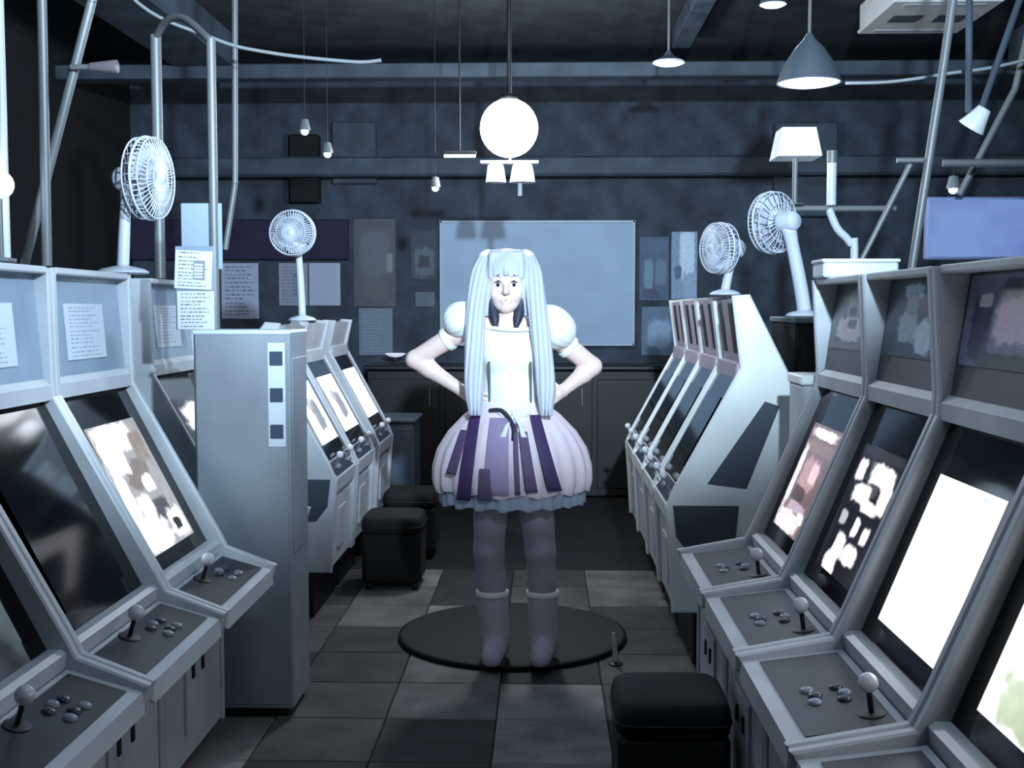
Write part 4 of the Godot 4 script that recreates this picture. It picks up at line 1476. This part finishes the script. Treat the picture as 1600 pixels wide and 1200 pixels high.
func fans() -> void:
	fan("large white fan on the left row beside the pipe frame, head turned to the aisle", Vector3(-1.47, 1.597, -4.0), 0.3, Vector3(0.09, 0.33, 0.0), 0.142, deg_to_rad(82), 0.021)
	fan("small white fan facing forward on the machine behind the tall grey cabinet", Vector3(-1.20, 1.418, -5.70), 0.42, Vector3(-0.03, 0.43, 0.05), 0.110, deg_to_rad(-4), 0.018)
	fan("white thick-stemmed fan on the dark cabinet behind the white machine, seen from behind", Vector3(1.11, 1.443, -4.95), 0.36, Vector3(-0.13, 0.40, -0.02), 0.13, deg_to_rad(-140), 0.030)
	fan("dimmer white fan standing on the moulded machines further back, left of the thick-stemmed fan", Vector3(0.81, 1.537, -5.2), 0.20, Vector3(-0.02, 0.21, 0.0), 0.112, deg_to_rad(-62), 0.020)

# ------------------------------------------------------------------ lamps in view
func lamps() -> void:
	var c := Color(0.95, 0.97, 1.0)
	# the bright globe
	var t := thing("globe_lamp", "dazzling round globe lamp hanging high in front of the projection screen", "lamp", Vector3(-0.2, 2.5, -6.6))
	var st := mb()
	ball(st, Vector3.ZERO, Vector3.ONE * 0.165, 32)
	put("globe", st, glow(c, 6.0), t)
	st = mb()
	rod(st, Vector3(0, 0.14, 0), Vector3(0, CH - 2.5, 0), 0.012)
	lathe(st, [[0.0, 0.19], [0.05, 0.185], [0.055, 0.15], [0.0, 0.15]])
	put("drop_rod", st, M.dark, t)
	omni(Vector3(-0.2, 2.5, -6.6), 2.4, 0.16, c)
	# twin white shades under it
	t = thing("twin_shade_fixture", "pair of small white shades on a bar just under the dazzling globe lamp", "light fixture", Vector3(-0.2, 2.25, -6.7))
	st = mb()
	box(st, Vector3(0.0, 0.07, 0), Vector3(0.34, 0.02, 0.05), 0.004)
	rod(st, Vector3(0, 0.07, -0.1), Vector3(0, CH - 2.25, -0.1), 0.008)
	put("bar", st, M.steel, t)
	for q in [[-0.08, 0.06], [0.075, 0.075]]:
		st = mb()
		lathe(st, [[0.0, 0.06], [q[1] * 0.75, 0.055], [q[1], -0.045], [q[1] * 0.9, -0.045], [q[1] * 0.65, 0.045], [0, 0.05]], Transform3D(Basis.IDENTITY, Vector3(q[0], 0, 0)), 24)
		put("shade", st, mat(Color(0.92, 0.93, 0.95), 0.4), t)
	st = mb()
	rod(st, Vector3(0.06, -0.04, 0), Vector3(0.06, -0.12, 0), 0.014)
	put("pull", st, M.fan, t)
	# white tube light, tiny lamps
	t = thing("tube_light", "short white strip light left of the dazzling globe lamp", "light", Vector3(-0.48, 2.345, -6.6))
	st = mb()
	box(st, Vector3(0, 0.018, 0), Vector3(0.19, 0.016, 0.05), 0.004)
	rod(st, Vector3(0, 0.02, 0), Vector3(0, CH - 2.345, 0), 0.005)
	put("housing", st, M.dark, t)
	st = mb()
	rod(st, Vector3(-0.09, 0, 0), Vector3(0.09, 0, 0), 0.010)
	put("tube", st, glow(c, 0.9), t)
	var spots := [[-0.62, 2.17, -6.6, "tiny white lamp on a wire left of and below the dazzling globe lamp"], [-1.24, 2.40, -6.0, "small white spotlight on the rig above the small forward-facing fan"], [-1.16, 2.31, -6.2, "small dim white spotlight just below the one above the small fan"], [1.88, 2.03, -5.4, "tiny white lamp above the corner of the blue monitor"], [2.235, 2.03, -5.4, "tiny white lamp hanging from the pale cross bar at the right picture edge"]]
	for q in spots: pin_lamp(Vector3(q[0], q[1], q[2]), q[3], CH if q[0] < 1.0 else 2.13)
	# pendants
	pendant(Vector3(1.235, 2.53, -5.5), 0.15, 0.20, "grey bell pendant lamp with a bright rim hanging at the upper right")
	pendant(Vector3(0.74, 2.94, -7.0), 0.10, 0.045, "flat dish pendant lamp hanging on a pipe right of the ceiling centre")
	pendant(Vector3(1.16, 3.02, -6.0), 0.07, 0.09, "small white pendant lamp cut by the top edge of the picture")
	# shaded lamp on the stand
	t = thing("shaded_lamp", "white tapered square lampshade on a thin stem above the metal stand on the right", "lamp", Vector3(1.135, 1.945, -5.3))
	st = mb()
	var P := []
	for q in [[0.075, 0.34], [0.098, 0.21]]:
		for e in [[-1, -1], [1, -1], [1, 1], [-1, 1]]: P.append(Vector3(e[0] * q[0], q[1], e[1] * q[0]))
	for k in 4:
		var k1 := (k + 1) % 4
		quad(st, P[k], P[k1], P[4 + k1], P[4 + k], (P[k] + P[k1]) * Vector3(1, 0, 1))
	quad(st, P[0], P[1], P[2], P[3], Vector3.UP)
	quad(st, P[4], P[5], P[6], P[7], Vector3.DOWN)
	put("shade", st, glow(Color(0.72, 0.84, 0.95), 0.2), t)
	omni(Vector3(1.135, 2.2, -5.3), 0.06, 0.06, c)
	st = mb()
	rod(st, Vector3(0, 0.0, 0), Vector3(0, 0.215, 0), 0.012)
	lathe(st, [[0, 0], [0.04, 0], [0.04, 0.008], [0, 0.012]])
	put("stem", st, M.pipe, t)

func pin_lamp(at: Vector3, label: String, top: float) -> void:
	var t := thing("pin_lamp", label, "lamp", at, 0, "small ceiling lamps")
	var st := mb()
	lathe(st, [[0, 0.06], [0.02, 0.055], [0.032, 0.0], [0.028, 0.0], [0.0, 0.02]], Transform3D.IDENTITY, 18)
	put("holder", st, M.pipe, t)
	st = mb()
	rod(st, Vector3(0, 0.05, 0), Vector3(0, top - at.y, 0), 0.0022, 6)
	put("wire", st, M.black, t)
	st = mb()
	ball(st, Vector3(0, -0.005, 0), Vector3.ONE * 0.022, 14)
	put("bulb", st, glow(Color(0.9, 0.95, 1), 0.8), t)

func pendant(at: Vector3, r: float, h: float, label: String) -> void:
	var t := thing("pendant_lamp", label, "lamp", at, 0, "pendant lamps")
	var st := mb()
	lathe(st, [[0.012, h + 0.03], [0.03, h], [r * 0.45, h * 0.8], [r * 0.78, h * 0.42], [r, 0.0], [r * 0.96, 0.0], [r * 0.74, h * 0.38], [r * 0.4, h * 0.74], [0.0, h * 0.9]], Transform3D.IDENTITY, 32)
	put("shade", st, mat(Color(0.3, 0.34, 0.38), 0.5), t)
	st = mb()
	rod(st, Vector3(0, h, 0), Vector3(0, CH - at.y, 0), 0.008)
	put("drop_rod", st, M.pipe, t)
	st = mb()
	lathe(st, [[0, -0.012], [r * 0.7, -0.008], [r * 0.97, 0.004], [r * 0.9, 0.01], [0, 0.012]], Transform3D.IDENTITY, 28)
	put("diffuser", st, glow(Color(0.85, 0.93, 1.0), 0.85), t)
	omni(at + Vector3(0, -0.05, 0), 0.10, 0.05, Color(0.85, 0.93, 1.0))

# ------------------------------------------------------------------ pipes, cables, boxes overhead
func bar_thing(called: String, label: String, category: String, pts: Array, r: float, m: Material, group := "") -> void:
	var st := mb()
	for k in pts.size() - 1: rod(st, pts[k], pts[k + 1], r)
	var o := put(called, st, m)
	tag(o, label, category, group)

func rigging() -> void:
	bar_thing("upright_pole", "pale upright pole rising from the left row near the left picture edge", "pole", [Vector3(-1.425, 1.597, -3.28), Vector3(-1.415, CH, -3.28)], 0.014, M.pipe)
	bar_thing("leaning_pole", "pale leaning pole crossing the upright pole at the far left", "pole", [Vector3(-1.53, 1.597, -3.36), Vector3(-1.31, 2.36, -3.36), Vector3(-1.14, CH, -3.36)], 0.014, M.pipe)
	bar_thing("edge_pole", "bright pole cut by the left edge of the picture", "pole", [Vector3(-1.507, 1.597, -3.2), Vector3(-1.507, CH, -3.2)], 0.014, M.fan)
	# pipe frame on the left
	var t := thing("pipe_frame", "tall inverted U frame of grey pipe standing on the tall cabinet and the left row", "frame", Vector3.ZERO)
	var st := mb()
	rod(st, Vector3(-1.205, 1.402, -4.2), Vector3(-1.205, 2.45, -4.2), 0.017)
	put("post", st, M.pipe, t)
	st = mb()
	rod(st, Vector3(-1.54, 1.597, -4.6), Vector3(-1.54, 2.56, -4.6), 0.022)
	put("post", st, M.pipe, t)
	st = mb()
	tube(st, spline([Vector3(-1.54, 2.55, -4.6), Vector3(-1.46, 2.59, -4.5), Vector3(-1.36, 2.57, -4.4), Vector3(-1.205, 2.44, -4.2)], 5), [0.015], 10)
	put("top_pipe", st, M.pipe, t)
	st = mb()
	box(st, Vector3(-1.25, 1.74, -4.2), Vector3(0.15, 0.24, 0.006), 0.002)
	put("backing_sheet", st, mat(Color(0.55, 0.62, 0.7), 0.5), t)
	st = mb()
	box(st, Vector3(-1.255, 1.55, -4.124), Vector3(0.14, 0.30, 0.006), 0.002)
	put("sheet_holder", st, mat(Color(0.5, 0.56, 0.63), 0.5), t)
	bar_thing("thin_pole", "thin slanted dim pole right of the pipe frame", "pole", [Vector3(-1.47, 1.75, -5.3), Vector3(-1.42, 2.05, -5.3), Vector3(-1.40, CH, -5.3)], 0.014, M.pipe)
	# cables
	var cabs := [["pale sagging cable running from the upper left corner to the ceiling beam", [Vector3(-2.1, CH, -5.0), Vector3(-1.79, 2.83, -5.0), Vector3(-1.43, 2.64, -5.0), Vector3(-1.18, 2.575, -5.0), Vector3(-0.83, 2.535, -5.0), Vector3(-0.70, 2.54, -5.0)]],
		["pale sagging cable running from the bell pendant lamp to the upper right corner", [Vector3(1.405, 2.53, -5.5), Vector3(1.6, 2.525, -5.45), Vector3(1.84, 2.55, -5.4), Vector3(2.19, 2.61, -5.4), Vector3(3.0, 2.85, -5.4), Vector3(3.9, 3.2, -5.4)]]]
	for q in cabs:
		st = mb()
		tube(st, spline(q[1], 8), [0.008], 8)
		tag(put("hanging_cable", st, M.cable), q[0], "cable", "hanging cables")
	# right: leaning pole, struts, bars
	bar_thing("leaning_pole", "long pale leaning pole left of the blue monitor at the upper right", "pole", [Vector3(1.43, 1.50, -4.6), Vector3(1.55, 2.40, -4.6), Vector3(1.67, CH, -4.6)], 0.017, M.pipe)
	bar_thing("thin_strut", "thin slanted strut above the metal stand on the right", "strut", [Vector3(1.24, 1.62, -4.65), Vector3(1.455, 2.06, -4.65)], 0.011, M.pipe)
	bar_thing("thin_strut", "thin slanted strut crossing above the blue monitor", "strut", [Vector3(1.98, 2.02, -5.6), Vector3(2.23, 2.52, -5.6), Vector3(2.4, CH, -5.6)], 0.016, M.pipe)
	bar_thing("cross_bar", "pale horizontal bar above the blue monitor at the right picture edge", "bar", [Vector3(1.83, 2.145, -5.4), Vector3(2.7, 2.145, -5.4), Vector3(3.9, 2.145, -5.4)], 0.018, M.pipe)
	bar_thing("cross_bar", "short dim horizontal bar left of the long leaning pole", "bar", [Vector3(1.39, 2.06, -4.63), Vector3(1.52, 2.06, -4.63)], 0.011, M.pipe)
	# hanger with a white spotlight
	t = thing("hanging_spotlight", "white angled spotlight on a V shaped hanger at the upper right", "spotlight", Vector3(1.9, 2.30, -5.2))
	st = mb()
	rod(st, Vector3(-0.03, 0.04, 0), Vector3(-0.05, CH - 2.30, 0), 0.015)
	rod(st, Vector3(0.02, 0.04, 0), Vector3(0.36, CH - 2.30, 0), 0.015)
	put("hanger", st, M.beam, t)
	st = mb()
	var tb := Transform3D(Basis(Vector3.BACK, -0.5) * Basis(Vector3.RIGHT, 0.4), Vector3.ZERO)
	lathe(st, [[0, 0.07], [0.03, 0.068], [0.05, 0.0], [0.062, -0.03], [0.052, -0.03], [0, -0.01]], tb, 24)
	put("head", st, M.white, t)
	st = mb()
	lathe(st, [[0, -0.012], [0.05, -0.024], [0, -0.03]], tb, 20)
	put("lens", st, glow(Color(0.88, 0.94, 1), 0.9), t)
	# metal stand behind the right row
	t = thing("metal_stand", "pale metal stand with a horizontal arm and a bent leg behind the right machines", "stand", Vector3(1.3, 1.93, -5.3))
	st = mb()
	rod(st, Vector3(-0.25, 0, 0), Vector3(0.29, 0.0, 0), 0.014)
	put("arm", st, M.pipe, t)
	st = mb()
	tube(st, spline([Vector3(-0.01, 0.0, 0), Vector3(0.03, -0.09, 0), Vector3(0.09, -0.16, 0), Vector3(0.11, -0.3, 0), Vector3(0.11, -1.93, 0)], 5), [0.018], 12)
	put("leg", st, M.fan, t)
	t = thing("white_tube", "short thick white upright tube standing on the metal stand", "tube", Vector3(1.3, 1.945, -5.3))
	st = mb()
	rod(st, Vector3.ZERO, Vector3(0, 0.19, 0), 0.022)
	put("body", st, M.fan, t)
	st = mb()
	rod(st, Vector3(0, 0.19, 0), Vector3(0, 0.245, 0), 0.024)
	put("cap", st, M.pipe, t)
	# pale box on top of the first near right machine
	t = thing("topper_box", "flat pale box lying on top of the first near right machine", "box", Vector3(1.06, 1.5805, -3.98))
	st = mb()
	box(st, Vector3(0, 0.025, 0), Vector3(0.25, 0.05, 0.16), 0.006)
	put("body", st, M.strip, t)
	st = mb()
	box(st, Vector3(0, 0.056, 0), Vector3(0.26, 0.012, 0.17), 0.004)
	put("lid", st, M.white, t)
	# blue monitor
	t = thing("wall_monitor", "wide blue lit monitor on a wall arm at the right picture edge", "monitor", Vector3(2.42, 1.89, -6.0))
	st = mb()
	box(st, Vector3(0, 0, -0.03), Vector3(0.92, 0.32, 0.05), 0.008)
	put("casing", st, mat(Color(0.5, 0.55, 0.7), 0.5), t)
	st = mb()
	rod(st, Vector3(0.42, 0.0, -0.05), Vector3(XR - 2.42, 0.0, -0.05), 0.022)
	put("wall_arm", st, M.pipe, t)
	st = mb()
	slab(st, -0.445, 0.445, Vector2(-0.004, -0.145), Vector2(-0.004, 0.145), Vector2(1, 0), 0.005)
	put("screen", st, lit_screen(patches(71, 64, 32, [Color(0.42, 0.52, 0.78), Color(0.5, 0.62, 0.86)], 0.02), 0.9), t)
	area(Vector3(2.42, 1.89, -5.99), Vector3.BACK, Vector2(0.88, 0.29), 0.1, Color(0.5, 0.62, 0.9))
	# ceiling cassette
	t = thing("air_conditioner", "square white ceiling air conditioner cassette at the top right", "air conditioner", Vector3(2.27, 3.2, -7.03))
	st = mb()
	box(st, Vector3(0, 0.1, 0), Vector3(0.6, 0.16, 0.74), 0.01)
	put("body", st, M.white, t)
	st = mb()
	box(st, Vector3(0, 0.012, 0), Vector3(0.62, 0.024, 0.76), 0.008)
	var pn := put("panel", st, M.white, t)
	for s in [-1, 1]:
		st = mb()
		box(st, Vector3(0.13 * s, -0.001, 0.0), Vector3(0.17, 0.006, 0.16), 0.001)
		put("grille", st, mat(Color(0.3, 0.36, 0.38), 0.6), pn)
	for sx in [-1, 1]:
		st = mb()
		box(st, Vector3(0, 0.001, 0.3 * sx), Vector3(0.46, 0.008, 0.05), 0.002)
		put("air_flap", st, M.fan, pn)
		for sz in [-1, 1]:
			st = mb()
			rod(st, Vector3(0.27 * sx, 0.17, 0.3 * sz), Vector3(0.27 * sx, CH - 3.2, 0.3 * sz), 0.006)
			put("hanger_rod", st, M.steel, t)
	# small bracket lamp and edge glow on the left
	t = thing("bracket_lamp", "dim grey clip lamp on a short arm across the leaning pole at the far left", "lamp", Vector3(-1.33, 2.17, -3.336))
	st = mb()
	rod(st, Vector3(-0.035, 0, 0.0), Vector3(0.05, 0, 0.0), 0.008)
	put("arm", st, M.pipe, t)
	st = mb()
	lathe(st, [[0, 0.03], [0.012, 0.028], [0.02, -0.05], [0.015, -0.05], [0, -0.03]], Transform3D(Basis(Vector3.BACK, PI / 2), Vector3(0.05, 0, 0)), 18)
	put("shade", st, mat(Color(0.4, 0.38, 0.4), 0.5), t)
	t = thing("edge_lamp", "round glowing white lamp cut by the left picture edge", "lamp", Vector3(-1.487, 1.812, -3.13))
	st = mb()
	ball(st, Vector3.ZERO, Vector3.ONE * 0.04, 18)
	put("globe", st, glow(Color(0.85, 0.9, 1), 0.8), t)
	st = mb()
	rod(st, Vector3(0, -0.035, 0), Vector3(0, -0.21, 0), 0.008)
	lathe(st, [[0, -0.212], [0.04, -0.212], [0.04, -0.2], [0, -0.195]])
	put("stand", st, M.pipe, t)
	omni(Vector3(-1.487, 1.812, -3.13), 0.03, 0.035, Color(0.85, 0.9, 1))
